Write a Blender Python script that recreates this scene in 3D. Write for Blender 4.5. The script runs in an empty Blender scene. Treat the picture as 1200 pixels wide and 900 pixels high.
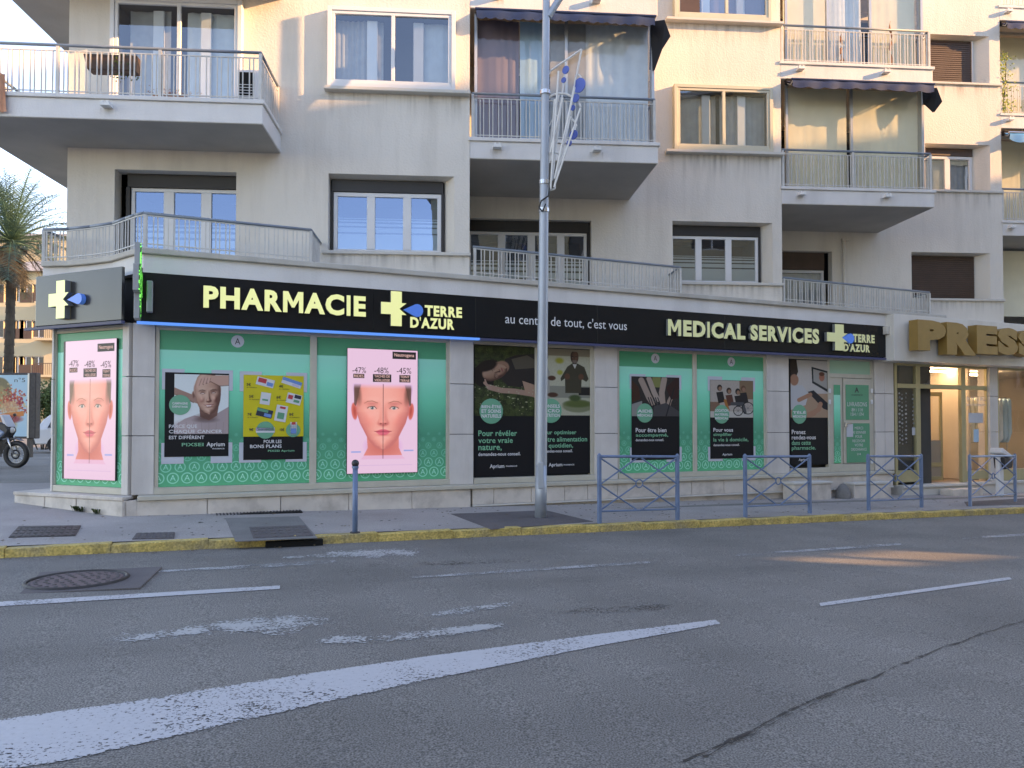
import bpy, bmesh, math, random
import numpy as np
from mathutils import Vector, Matrix
random.seed(7); rng = np.random.default_rng(7)
R = math.radians
scene = bpy.context.scene
C = scene.collection

# ---------------------------------------------------------------- camera, sky, sun, exposure
EYE = Vector((0, 0, 1.6)); TILT = R(1.3); FOC = 880.0; CY = 478.0
cam_d = bpy.data.cameras.new('camera'); cam = bpy.data.objects.new('camera', cam_d); C.objects.link(cam)
cam.location = EYE; cam.rotation_euler = (math.pi/2 + TILT, 0, 0)
cam_d.sensor_width = 36; cam_d.lens = 36*FOC/1200; cam_d.shift_y = 28/1200
cam_d.clip_end = 3000; cam_d.clip_start = 0.05
scene.camera = cam

SUN_EL, SUN_DIR = R(16.5), R(-13)            # direction TO the sun in the ground plane, from +X
w = bpy.data.worlds.new('World'); scene.world = w; w.use_nodes = True
nt = w.node_tree; nt.nodes.clear()
sky = nt.nodes.new('ShaderNodeTexSky'); sky.sky_type = 'NISHITA'; sky.sun_disc = False
sky.sun_elevation = SUN_EL; sky.sun_rotation = math.pi/2 - SUN_DIR
sky.air_density = 1.05; sky.dust_density = 0.0; sky.ozone_density = 5.0
bg = nt.nodes.new('ShaderNodeBackground'); bg.inputs[1].default_value = 0.15
wo = nt.nodes.new('ShaderNodeOutputWorld')
nt.links.new(sky.outputs[0], bg.inputs[0]); nt.links.new(bg.outputs[0], wo.inputs[0])
sun_d = bpy.data.lights.new('sun', 'SUN'); sun = bpy.data.objects.new('sun', sun_d); C.objects.link(sun)
sun_d.energy = 2.0; sun_d.angle = R(0.5); sun_d.color = (1.0, .76, .46)
sv = Vector((math.cos(SUN_DIR)*math.cos(SUN_EL), math.sin(SUN_DIR)*math.cos(SUN_EL), math.sin(SUN_EL)))
sun.rotation_euler = sv.to_track_quat('Z', 'Y').to_euler(); sun.location = (20, -20, 40)
scene.view_settings.view_transform = 'Standard'; scene.view_settings.look = 'None'
scene.view_settings.use_white_balance = True; scene.view_settings.white_balance_temperature = 11400; scene.view_settings.white_balance_tint = 30
scene.view_settings.exposure = 2.45; scene.view_settings.gamma = 1.0
scene.render.engine = 'CYCLES'
scene.cycles.max_bounces = 8; scene.cycles.transparent_max_bounces = 12
scene.cycles.sample_clamp_indirect = 6

# ---------------------------------------------------------------- frames of reference in the place
class Frame:
    def __init__(s, ox, oy, deg):
        s.ox, s.oy, s.a = ox, oy, R(deg); c, n = math.cos(s.a), math.sin(s.a)
        s.e = (c, n); s.i = (-n, c)                       # along the facade, into the building
    def loc(s, X, Y): return ((X-s.ox)*s.e[0]+(Y-s.oy)*s.e[1], (X-s.ox)*s.i[0]+(Y-s.oy)*s.i[1])
    def world(s, x, y): return (s.ox+x*s.e[0]+y*s.i[0], s.oy+x*s.e[1]+y*s.i[1])
SHOP = Frame(-5.55, 10.9, 23.5)
LEFT = Frame(-7.47, 11.75, -23.8)
BLD = Frame(-.727, 12.8, 4.5)
def ray(px, py):
    a = (px-600)/FOC; b = (CY-py)/FOC
    return (a, math.cos(TILT)-b*math.sin(TILT), math.sin(TILT)+b*math.cos(TILT))
def at(f, px, py, y=0.0):                                  # where the sight line meets the frame's plane y
    d = ray(px, py); den = f.i[0]*d[0]+f.i[1]*d[1]
    t = (y + f.i[0]*f.ox + f.i[1]*f.oy)/den
    return f.loc(t*d[0], t*d[1])[0], EYE.z+t*d[2]
def base(u): return .30-.0187*max(-30, min(60, u))
def zroad(X, Y):
    u, v = SHOP.loc(X, Y)
    if v < -2.7: return base(u)-.125
    if v > -1: return base(u)+.05*max(0, min(4, v))-.006
    return base(u)-.125+(v+2.7)/1.7*.115
def zpav(X, Y):
    u, v = SHOP.loc(X, Y)
    return base(u)+(.008*v if v < 0 else .05*min(4, v))
def gat(px, py, off=0.0, fn=None):                         # where the sight line meets the ground
    fn = fn or zroad; d = ray(px, py); z = 0.0
    for _ in range(12):
        t = (z-EYE.z)/d[2]; X, Y = t*d[0], t*d[1]; z = fn(X, Y)+off
    return X, Y, z

# ---------------------------------------------------------------- materials
def new_mat(name):
    m = bpy.data.materials.new(name); m.use_nodes = True
    return m, m.node_tree, m.node_tree.nodes['Principled BSDF']
def pmat(name, col, rough=.6, var=.1, scale=3.0, bump=.0, bscale=60, metal=0.0, dirt=0.0, dscale=1.2, dcol=None, streak=False, along=False, coat=0.0, spec=None, speck=0.0):
    m, t, b = new_mat(name); N, L = t.nodes.new, t.links.new
    b.inputs['Roughness'].default_value = rough; b.inputs['Metallic'].default_value = metal
    if coat: b.inputs['Coat Weight'].default_value = coat; b.inputs['Coat Roughness'].default_value = .04
    if spec is not None: b.inputs['Specular IOR Level'].default_value = spec
    tc = N('ShaderNodeTexCoord'); geo = N('ShaderNodeNewGeometry')
    n1 = N('ShaderNodeTexNoise'); n1.inputs['Scale'].default_value = scale; n1.inputs['Detail'].default_value = 6
    L(geo.outputs['Position'], n1.inputs['Vector'])
    r1 = N('ShaderNodeMapRange'); r1.inputs[1].default_value = .3; r1.inputs[2].default_value = .7
    r1.inputs[3].default_value = 1-var; r1.inputs[4].default_value = 1+var; L(n1.outputs[0], r1.inputs[0])
    mul = N('ShaderNodeVectorMath'); mul.operation = 'SCALE'; mul.inputs[0].default_value = col; L(r1.outputs[0], mul.inputs['Scale'])
    out = mul.outputs[0]
    if dirt:
        n2 = N('ShaderNodeTexNoise'); n2.inputs['Scale'].default_value = dscale; n2.inputs['Detail'].default_value = 8; n2.inputs['Roughness'].default_value = .65
        mp = N('ShaderNodeMapping'); mp.inputs['Scale'].default_value = (1, 1, .12) if streak else ((.14, 1, 1) if along else (1, 1, 1))
        if along: mp.vector_type = 'TEXTURE'; mp.inputs['Rotation'].default_value = (0, 0, R(23.5)); mp.inputs['Scale'].default_value = (7, 1, 1)
        L(geo.outputs['Position'], mp.inputs[0]); L(mp.outputs[0], n2.inputs['Vector'])
        r2 = N('ShaderNodeMapRange'); r2.inputs[1].default_value = .48; r2.inputs[2].default_value = .75; r2.inputs[4].default_value = dirt
        L(n2.outputs[0], r2.inputs[0])
        mx = N('ShaderNodeMix'); mx.data_type = 'RGBA'; L(r2.outputs[0], mx.inputs[0]); L(out, mx.inputs[6])
        mx.inputs[7].default_value = (*(dcol or tuple(c*.35 for c in col)), 1); out = mx.outputs[2]
    if speck:
        n3 = N('ShaderNodeTexNoise'); n3.inputs['Scale'].default_value = bscale; n3.inputs['Detail'].default_value = 2; L(geo.outputs['Position'], n3.inputs['Vector'])
        r3 = N('ShaderNodeMapRange'); r3.inputs[1].default_value = .33; r3.inputs[2].default_value = .70; r3.inputs[3].default_value = 1-speck; r3.inputs[4].default_value = 1+speck*1.6
        L(n3.outputs[0], r3.inputs[0]); m3 = N('ShaderNodeVectorMath'); m3.operation = 'SCALE'; L(out, m3.inputs[0]); L(r3.outputs[0], m3.inputs['Scale']); out = m3.outputs[0]
    L(out, b.inputs['Base Color'])
    if bump:
        nb = N('ShaderNodeTexNoise'); nb.inputs['Scale'].default_value = bscale; nb.inputs['Detail'].default_value = 5; L(geo.outputs['Position'], nb.inputs['Vector'])
        bp = N('ShaderNodeBump'); bp.inputs['Strength'].default_value = bump; bp.inputs['Distance'].default_value = .02
        L(nb.outputs[0], bp.inputs['Height']); L(bp.outputs[0], b.inputs['Normal'])
    return m
def emat(name, col, strength=1.0):
    m, t, b = new_mat(name); b.inputs['Base Color'].default_value = (0.02, .02, .02, 1)
    b.inputs['Emission Color'].default_value = (*col, 1); b.inputs['Emission Strength'].default_value = strength
    return m
def glass_mat(name, tint=(.9, .95, .95), refl=.12, edge=.8, rough=.01, gcol=(.95, .97, 1)):
    m = bpy.data.materials.new(name); m.use_nodes = True; t = m.node_tree; t.nodes.clear(); N, L = t.nodes.new, t.links.new
    tr = N('ShaderNodeBsdfTransparent'); tr.inputs[0].default_value = (*tint, 1)
    gl = N('ShaderNodeBsdfGlossy'); gl.inputs['Roughness'].default_value = rough; gl.inputs[0].default_value = (*gcol, 1)
    geo = N('ShaderNodeNewGeometry'); nz = N('ShaderNodeTexNoise'); nz.inputs['Scale'].default_value = .9; L(geo.outputs['Position'], nz.inputs['Vector'])
    bp = N('ShaderNodeBump'); bp.inputs['Strength'].default_value = .12; bp.inputs['Distance'].default_value = .03; L(nz.outputs[0], bp.inputs['Height']); L(bp.outputs[0], gl.inputs['Normal'])
    fr = N('ShaderNodeFresnel'); fr.inputs[0].default_value = 1.5
    r = N('ShaderNodeMapRange'); r.inputs[1].default_value = .04; r.inputs[2].default_value = .6; r.inputs[3].default_value = refl; r.inputs[4].default_value = edge
    L(fr.outputs[0], r.inputs[0]); mx = N('ShaderNodeMixShader'); L(r.outputs[0], mx.inputs[0]); L(tr.outputs[0], mx.inputs[1]); L(gl.outputs[0], mx.inputs[2])
    o = N('ShaderNodeOutputMaterial'); L(mx.outputs[0], o.inputs[0]); return m
def paint_mat(name, col, cover=.5, scale=9, soft=.05, fine=70, esoft=.35, edge=.16):   # worn road paint: lies only where the noise leaves it
    m, t, b = new_mat(name); N, L = t.nodes.new, t.links.new
    geo = N('ShaderNodeNewGeometry'); n1 = N('ShaderNodeTexNoise'); n1.inputs['Scale'].default_value = scale; n1.inputs['Detail'].default_value = 8; n1.inputs['Roughness'].default_value = .7
    n2 = N('ShaderNodeTexNoise'); n2.inputs['Scale'].default_value = fine; n2.inputs['Detail'].default_value = 3
    L(geo.outputs['Position'], n1.inputs['Vector']); L(geo.outputs['Position'], n2.inputs['Vector'])
    ad = N('ShaderNodeMath'); ad.operation = 'MULTIPLY_ADD'; ad.inputs[1].default_value = .55; L(n2.outputs[0], ad.inputs[0])
    m2 = N('ShaderNodeMath'); m2.operation = 'MULTIPLY'; m2.inputs[1].default_value = .45; L(n1.outputs[0], m2.inputs[0]); L(m2.outputs[0], ad.inputs[2])
    uv = N('ShaderNodeUVMap'); sp = N('ShaderNodeSeparateXYZ'); L(uv.outputs[0], sp.inputs[0])   # v: 0 at the edges of the mark, 1 inside
    e = N('ShaderNodeMapRange'); e.inputs[1].default_value = 0; e.inputs[2].default_value = esoft; e.inputs[3].default_value = edge; e.inputs[4].default_value = 0; L(sp.outputs[1], e.inputs[0])
    n4 = N('ShaderNodeTexNoise'); n4.inputs['Scale'].default_value = 1.6; n4.inputs['Detail'].default_value = 4; L(geo.outputs['Position'], n4.inputs['Vector'])
    r4 = N('ShaderNodeMapRange'); r4.inputs[1].default_value = .35; r4.inputs[2].default_value = .7; r4.inputs[3].default_value = .06; r4.inputs[4].default_value = -.09; L(n4.outputs[0], r4.inputs[0])
    a4 = N('ShaderNodeMath'); L(ad.outputs[0], a4.inputs[0]); L(r4.outputs[0], a4.inputs[1])
    sb = N('ShaderNodeMath'); sb.operation = 'SUBTRACT'; L(a4.outputs[0], sb.inputs[0]); L(e.outputs[0], sb.inputs[1])
    r = N('ShaderNodeMapRange'); th = .5+(.5-cover)*.36; r.inputs[1].default_value = th-soft; r.inputs[2].default_value = th+soft
    L(sb.outputs[0], r.inputs[0]); L(r.outputs[0], b.inputs['Alpha'])
    v = N('ShaderNodeMapRange'); v.inputs[3].default_value = .8; v.inputs[4].default_value = 1.1; L(n1.outputs[0], v.inputs[0])
    s = N('ShaderNodeVectorMath'); s.operation = 'SCALE'; s.inputs[0].default_value = col; L(v.outputs[0], s.inputs['Scale']); L(s.outputs[0], b.inputs['Base Color'])
    b.inputs['Roughness'].default_value = .65
    return m

M = {}
M['stucco'] = pmat('stucco', (.69, .64, .575), .9, .05, .8, .35, 30, dirt=.34, dscale=2.6, dcol=(.40, .36, .31), streak=True)
M['slab'] = pmat('balcony_concrete', (.68, .66, .64), .85, .05, 2, .25, 40, dirt=.3, dscale=1.4, dcol=(.3, .28, .26), streak=True)
M['coping'] = pmat('coping_stone', (.50, .47, .42), .8, .08, 3, .3, 50, dirt=.5, dscale=1.1, dcol=(.22, .19, .16))
M['limestone'] = pmat('limestone_cladding', (.60, .555, .52), .55, .07, 2.5, .15, 60, dirt=.45, dscale=1.6, dcol=(.27, .25, .235), streak=True)
M['plinth'] = pmat('plinth_stone', (.62, .545, .48), .7, .08, 4, .2, 60, dirt=.6, dscale=2.2, dcol=(.2, .165, .14))
M['joint'] = pmat('dark_mortar', (.06, .055, .05), .9)
M['rail'] = pmat('pale_painted_steel', (.55, .54, .51), .5, .08, 8, dirt=.25, dscale=6, dcol=(.3, .22, .16))
M['rail_blue'] = pmat('blue_grey_handrail', (.17, .22, .27), .45, .1, 5)
M['white_pvc'] = pmat('white_window_frame', (.66, .67, .68), .35, .03, 4)
M['cream_alu'] = pmat('cream_aluminium', (.56, .52, .40), .4, .04, 4)
M['grey_alu'] = pmat('silver_aluminium', (.45, .46, .46), .35, .04, 4, metal=.5)
M['sill'] = pmat('window_sill_stone', (.60, .57, .52), .8, .06, 4, .1, dirt=.35, dscale=4, dcol=(.3, .27, .23))
M['dark_box'] = pmat('dark_shutter_box', (.022, .02, .02), .5, .1, 6)
M['brown'] = pmat('brown_shutter', (.082, .045, .032), .55, .12, 5, dirt=.3, dscale=3, dcol=(.05, .03, .02))
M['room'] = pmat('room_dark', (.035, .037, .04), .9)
M['glass'] = glass_mat('window_glass', refl=.17, gcol=(.8, .9, 1))
M['glass_clear'] = glass_mat('clear_glass', tint=(.97, .98, .98), refl=.055, edge=.45)
M['glass_blue'] = glass_mat('sky_mirroring_glass', tint=(.7, .8, .85), refl=.30, gcol=(.45, .68, 1.0))
M['curtain_white'] = pmat('sheer_curtain', (.60, .68, .72), .9, .06, 6)
M['curtain_grey'] = pmat('grey_curtain', (.34, .36, .37), .9, .1, 6)
M['curtain_mauve'] = pmat('mauve_curtain', (.23, .19, .23), .9, .05, 3)
M['curtain_blue'] = pmat('pale_blue_curtain', (.33, .55, .70), .9, .05, 3)
M['curtain_cream'] = pmat('cream_blind', (.80, .75, .58), .9, .04, 3)
M['frost'] = pmat('frosted_film', (.40, .46, .47), .3, .02, 4)
M['navy'] = pmat('navy_canvas', (.004, .03, .095), .75, .1, 4, .1, 90)
M['black_canvas'] = pmat('black_canvas', (.012, .012, .016), .8, .1, 4)
M['sky_canvas'] = pmat('bright_blue_canvas', (.02, .27, .55), .7, .08, 4)
M['fascia'] = pmat('black_glossy_panel', (.009, .011, .014), .25, .1, 2, spec=.25)
M['fascia_grey'] = pmat('charcoal_panel', (.055, .056, .058), .25, .06, 2, metal=.3)
M['led_on'] = emat('blue_led_strip', (.01, .20, .85), .30)
M['led_dim'] = emat('dim_blue_led_strip', (.02, .05, .25), .08)
def letter_mat(name, col, e):
    m, t, b = new_mat(name); b.inputs['Base Color'].default_value = (*col, 1); b.inputs['Roughness'].default_value = .35
    b.inputs['Emission Color'].default_value = (*col, 1); b.inputs['Emission Strength'].default_value = e; return m
M['lime'] = letter_mat('lime_letter_face', (.66, .82, .40), .10)
M['lime2'] = letter_mat('cream_letter_face', (.62, .72, .40), .03)
M['blue_sign'] = letter_mat('blue_drop', (.015, .20, .72), .06)
M['white_sign'] = letter_mat('white_lettering', (.72, .74, .76), .0)
M['return'] = pmat('letter_return', (.18, .20, .20), .5)
M['gold'] = pmat('gold_painted_letter', (.36, .205, .06), .45, .06, 6, metal=.25)
M['press_panel'] = pmat('cream_metal_fascia', (.68, .65, .60), .45, .05, 1.5, dirt=.35, dscale=1.0, dcol=(.32, .28, .25), streak=True)
M['frame_gold'] = pmat('champagne_aluminium', (.44, .38, .22), .4, .05, 4, metal=.35)
M['shop_frame'] = pmat('beige_window_frame', (.50, .46, .38), .45, .05, 4, dirt=.2, dscale=5, dcol=(.3, .27, .2))
M['asphalt'] = pmat('asphalt', (.172, .162, .147), .86, .20, .6, .45, 110, dirt=.55, dscale=.9, dcol=(.10, .092, .085), speck=.55, along=True)
M['pavement'] = pmat('pavement_asphalt', (.35, .315, .295), .9, .12, .8, .5, 140, dirt=.5, dscale=.7, dcol=(.22, .20, .185), speck=.25)
M['patch'] = pmat('dark_pavement_patch', (.12, .105, .105), .9, .12, 2, .5, 140, speck=.25)
M['patch_grey'] = pmat('grey_pavement_patch', (.19, .182, .175), .9, .12, 2, .5, 140, speck=.2)
M['kerb'] = pmat('yellow_kerb', (.55, .38, .12), .8, .25, 7, .4, 40, dirt=1.0, dscale=2.4, dcol=(.24, .20, .14), speck=.25)
M['iron'] = pmat('cast_iron', (.055, .05, .05), .6, .2, 12, .3, 90, metal=.4)
M['rust_iron'] = pmat('reddish_cast_iron', (.13, .085, .085), .6, .2, 12, .3, 90)
M['black'] = pmat('black_rubber', (.015, .015, .016), .6)
M['void'] = pmat('gully_dark', (.004, .004, .004), .95)
M['blue_paint'] = pmat('blue_painted_steel', (.115, .20, .33), .42, .12, 6, dirt=.25, dscale=9, dcol=(.07, .10, .15))
M['pole'] = pmat('galvanised_pole', (.36, .41, .46), .45, .06, 2, metal=.35, dirt=.2, dscale=3, dcol=(.25, .27, .3), streak=True)
M['white_tube'] = pmat('white_tube', (.72, .72, .70), .5)
M['disc_blue'] = pmat('blue_plastic', (.03, .10, .42), .3)
def runoff_mat():
    m, t, b = new_mat('rain_runoff'); N, L = t.nodes.new, t.links.new
    g = N('ShaderNodeNewGeometry'); mp = N('ShaderNodeMapping'); mp.inputs['Scale'].default_value = (1, 1, .06); L(g.outputs['Position'], mp.inputs[0])
    n = N('ShaderNodeTexNoise'); n.inputs['Scale'].default_value = 11; n.inputs['Detail'].default_value = 6; L(mp.outputs[0], n.inputs['Vector'])
    r = N('ShaderNodeMapRange'); r.inputs[1].default_value = .46; r.inputs[2].default_value = .74; r.inputs[4].default_value = .42; L(n.outputs[0], r.inputs[0])
    uv = N('ShaderNodeUVMap'); s = N('ShaderNodeSeparateXYZ'); L(uv.outputs[0], s.inputs[0]); p = N('ShaderNodeMath'); p.operation = 'POWER'; p.inputs[1].default_value = 1.5; L(s.outputs[1], p.inputs[0])
    q = N('ShaderNodeMath'); q.operation = 'MULTIPLY'; L(r.outputs[0], q.inputs[0]); L(p.outputs[0], q.inputs[1]); L(q.outputs[0], b.inputs['Alpha'])
    b.inputs['Base Color'].default_value = (.20, .175, .145, 1); b.inputs['Roughness'].default_value = .9; return m
M['runoff'] = runoff_mat()
M['poster_black'] = pmat('poster_black', (.010, .010, .012), .5, .02, 4, spec=.2, coat=.04)
M['poster_white'] = pmat('poster_white', (.48, .52, .58), .4, .03, 4, coat=.3)
M['t_green'] = pmat('green_print', (.10, .45, .28), .4, .02, 4)
M['t_white'] = pmat('white_print', (.62, .63, .65), .4, .02, 4)
M['t_dark'] = pmat('dark_print', (.03, .03, .035), .4, .02, 4)
M['t_screen'] = emat('screen_dark_text', (.02, .02, .03), .02)
M['t_screen_w'] = emat('screen_pale_text', (.6, .5, .62), .22)
M['disc_green'] = pmat('green_disc', (.06, .36, .23), .4, .02, 4, coat=.3)
M['green_deep'] = pmat('green_film', (.012, .30, .17), .35, .03, 4, coat=.4)
M['plant'] = pmat('leaf_green', (.06, .10, .028), .7, .4, 3)
M['palm_leaf'] = pmat('palm_leaf', (.055, .125, .085), .6, .4, 2)
M['palm_dead'] = pmat('dead_palm_leaf', (.085, .07, .05), .8, .3, 2)
M['bark'] = pmat('palm_bark', (.055, .042, .032), .9, .3, 4, .8, 12)
M['far_wall'] = pmat('far_beige_render', (.52, .42, .28), .9, .05, .4)
M['far_roof'] = pmat('far_grey_roof', (.33, .31, .30), .9, .1, .5)
M['far_glass'] = pmat('far_window', (.07, .06, .055), .25)
M['white_car'] = pmat('white_car_paint', (.68, .69, .70), .25, .02, 2, coat=.8)
M['car_glass'] = pmat('car_glass', (.03, .035, .04), .08)
M['red_lamp'] = pmat('red_tail_light', (.42, .03, .02), .25)
M['chrome'] = pmat('bright_metal', (.55, .56, .58), .25, .02, 3, metal=.9)
M['bike_blue'] = pmat('bike_paint', (.25, .34, .46), .25, .05, 3, coat=.7)
M['dark_plastic'] = pmat('dark_plastic', (.03, .03, .034), .45)
M['skinwall'] = pmat('shop_interior_wall', (.55, .49, .41), .9, .05, 2)
M['shop_floor'] = pmat('shop_interior_floor', (.24, .19, .15), .5, .1, 3)
M['tube_light'] = emat('fluorescent_tube', (1.0, .90, .72), 8.0)
M['door_beige'] = pmat('door_panel_beige', (.34, .29, .23), .5, .04, 3)

# ---------------------------------------------------------------- mesh helpers
class MB:
    def __init__(s): s.v = []; s.f = []; s.uv = None
    def quad(s, *p): n = len(s.v); s.v += [tuple(q) for q in p]; s.f.append(tuple(range(n, n+len(p)))); return s
    def box(s, x0, x1, y0, y1, z0, z1):
        n = len(s.v); s.v += [(x, y, z) for z in (z0, z1) for y in (y0, y1) for x in (x0, x1)]
        s.f += [tuple(n+i for i in f) for f in ((0, 2, 3, 1), (4, 5, 7, 6), (0, 1, 5, 4), (2, 6, 7, 3), (0, 4, 6, 2), (1, 3, 7, 5))]; return s
    def prism(s, pts, z0, z1, fz=None):                    # polygon in xy (anticlockwise), extruded in z
        n = len(s.v); k = len(pts)
        s.v += [(x, y, z0) for x, y in pts]+[(x, y, z1) for x, y in pts]
        s.f += [tuple(n+i for i in reversed(range(k))), tuple(n+k+i for i in range(k))]
        s.f += [(n+i, n+(i+1) % k, n+k+(i+1) % k, n+k+i) for i in range(k)]; return s
    def xprism(s, pts, y0, y1):                            # polygon in xz, extruded along y
        n = len(s.v); k = len(pts)
        s.v += [(x, y0, z) for x, z in pts]+[(x, y1, z) for x, z in pts]
        s.f += [tuple(n+i for i in range(k)), tuple(n+k+i for i in reversed(range(k)))]
        s.f += [(n+(i+1) % k, n+i, n+k+i, n+k+(i+1) % k) for i in range(k)]; return s
    def tube(s, p0, p1, r0, r1=None, seg=8, cap=True):
        r1 = r0 if r1 is None else r1; p0, p1 = Vector(p0), Vector(p1); d = (p1-p0).normalized()
        a = d.orthogonal().normalized(); b = d.cross(a); n = len(s.v)
        for p, r in ((p0, r0), (p1, r1)):
            for k in range(seg): t = 2*math.pi*k/seg; s.v.append(tuple(p+a*math.cos(t)*r+b*math.sin(t)*r))
        s.f += [(n+k, n+(k+1) % seg, n+seg+(k+1) % seg, n+seg+k) for k in range(seg)]
        if cap: s.f += [tuple(n+k for k in reversed(range(seg))), tuple(n+seg+k for k in range(seg))]
        return s
    def path(s, pts, r, seg=6):
        for a, b in zip(pts, pts[1:]): s.tube(a, b, r, seg=seg)
        return s
    def sphere(s, c, r, seg=12, rings=8, sc=(1, 1, 1)):
        n = len(s.v)
        for j in range(rings+1):
            ph = math.pi*j/rings
            for k in range(seg):
                t = 2*math.pi*k/seg; s.v.append((c[0]+r*sc[0]*math.sin(ph)*math.cos(t), c[1]+r*sc[1]*math.sin(ph)*math.sin(t), c[2]+r*sc[2]*math.cos(ph)))
        for j in range(rings):
            for k in range(seg): s.f.append((n+j*seg+k, n+(j+1)*seg+k, n+(j+1)*seg+(k+1) % seg, n+j*seg+(k+1) % seg))
        return s
    def torus(s, c, Rr, r, axis='y', seg=28, sec=8):
        n = len(s.v)
        for i in range(seg):
            a = 2*math.pi*i/seg
            for j in range(sec):
                b = 2*math.pi*j/sec; q = Rr+r*math.cos(b); h = r*math.sin(b)
                p = {'y': (q*math.cos(a), h, q*math.sin(a)), 'z': (q*math.cos(a), q*math.sin(a), h), 'x': (h, q*math.cos(a), q*math.sin(a))}[axis]
                s.v.append((c[0]+p[0], c[1]+p[1], c[2]+p[2]))
        for i in range(seg):
            for j in range(sec): s.f.append((n+i*sec+j, n+((i+1) % seg)*sec+j, n+((i+1) % seg)*sec+(j+1) % sec, n+i*sec+(j+1) % sec))
        return s
    def mesh(s, name, mat, smooth=False, bevel=0.0, uv=None):
        me = bpy.data.meshes.new(name); me.from_pydata(s.v, [], s.f)
        if mat: me.materials.append(mat)
        bm = bmesh.new(); bm.from_mesh(me)
        if not uv:
            bmesh.ops.recalc_face_normals(bm, faces=bm.faces)
        if bevel: bmesh.ops.bevel(bm, geom=bm.edges[:], offset=bevel, segments=1, affect='EDGES', clamp_overlap=True)
        bm.to_mesh(me); bm.free()
        if uv:
            ul = me.uv_layers.new(name='UVMap')
            for li, l in enumerate(me.loops): ul.data[li].uv = uv[l.vertex_index]
        if smooth:
            for p in me.polygons: p.use_smooth = True
        me.update(); return me
def link(name, me, parent=None, loc=None, rot=None):
    o = bpy.data.objects.new(name, me); C.objects.link(o)
    if parent: o.parent = parent
    if loc is not None: o.location = loc
    if rot is not None: o.rotation_euler = rot
    return o
def part(name, mb, mat, parent=None, smooth=False, bevel=0.0, label=None, kind=None, uv=None):
    o = link(name, mb.mesh(name, mat, smooth, bevel, uv), parent)
    if label: o['label'] = label
    if kind: o['kind'] = kind
    return o
def tag(o, label, cat, group=None):
    o['label'] = label; o['category'] = cat
    if group: o['group'] = group
    return o
def thing(name, label, cat, frame=None, loc=(0, 0, 0), rz=0.0, group=None):
    o = bpy.data.objects.new(name, None); C.objects.link(o); o.empty_display_size = .2
    if frame: o.location = (frame.ox, frame.oy, 0); o.rotation_euler = (0, 0, frame.a)
    else: o.location = loc; o.rotation_euler = (0, 0, rz)
    return tag(o, label, cat, group)
def copy_tree(o, parent=None):
    c = o.copy(); C.objects.link(c)
    if parent: c.parent = parent
    for ch in list(o.children): copy_tree(ch, c)
    return c

def text_data(s, bold=0.0):
    if s == 'M' and bold:                                  # heavy M drawn by hand: two stems and a V between them
        k = .62+bold*3; t = .17+bold; P = [(0, 0), (0, 1), (t+.04, 1), (.5, .50), (.96-t, 1), (1, 1), (1, 0), (1-t, 0), (1-t, .62), (.56, .24), (.44, .24), (t, .62), (t, 0)]
        V = np.array([(x*k, y*.72, 0.0) for x, y in P]); return V, [(0, 1, 11, 12), (1, 2, 3, 9, 10, 11), (3, 4, 5, 8, 9), (5, 6, 7, 8)]
    cu = bpy.data.curves.new('txt', 'FONT'); cu.body = s; cu.offset = bold; cu.resolution_u = 3; cu.space_character = 1.0+bold*2
    ob = bpy.data.objects.new('txt', cu); C.objects.link(ob)
    dg = bpy.context.evaluated_depsgraph_get(); me = bpy.data.meshes.new_from_object(ob.evaluated_get(dg))
    V = np.array([tuple(v.co) for v in me.vertices]); F = [tuple(p.vertices) for p in me.polygons]
    bpy.data.objects.remove(ob); bpy.data.curves.remove(cu); bpy.data.meshes.remove(me)
    return V, F
BOLD = {}
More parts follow.
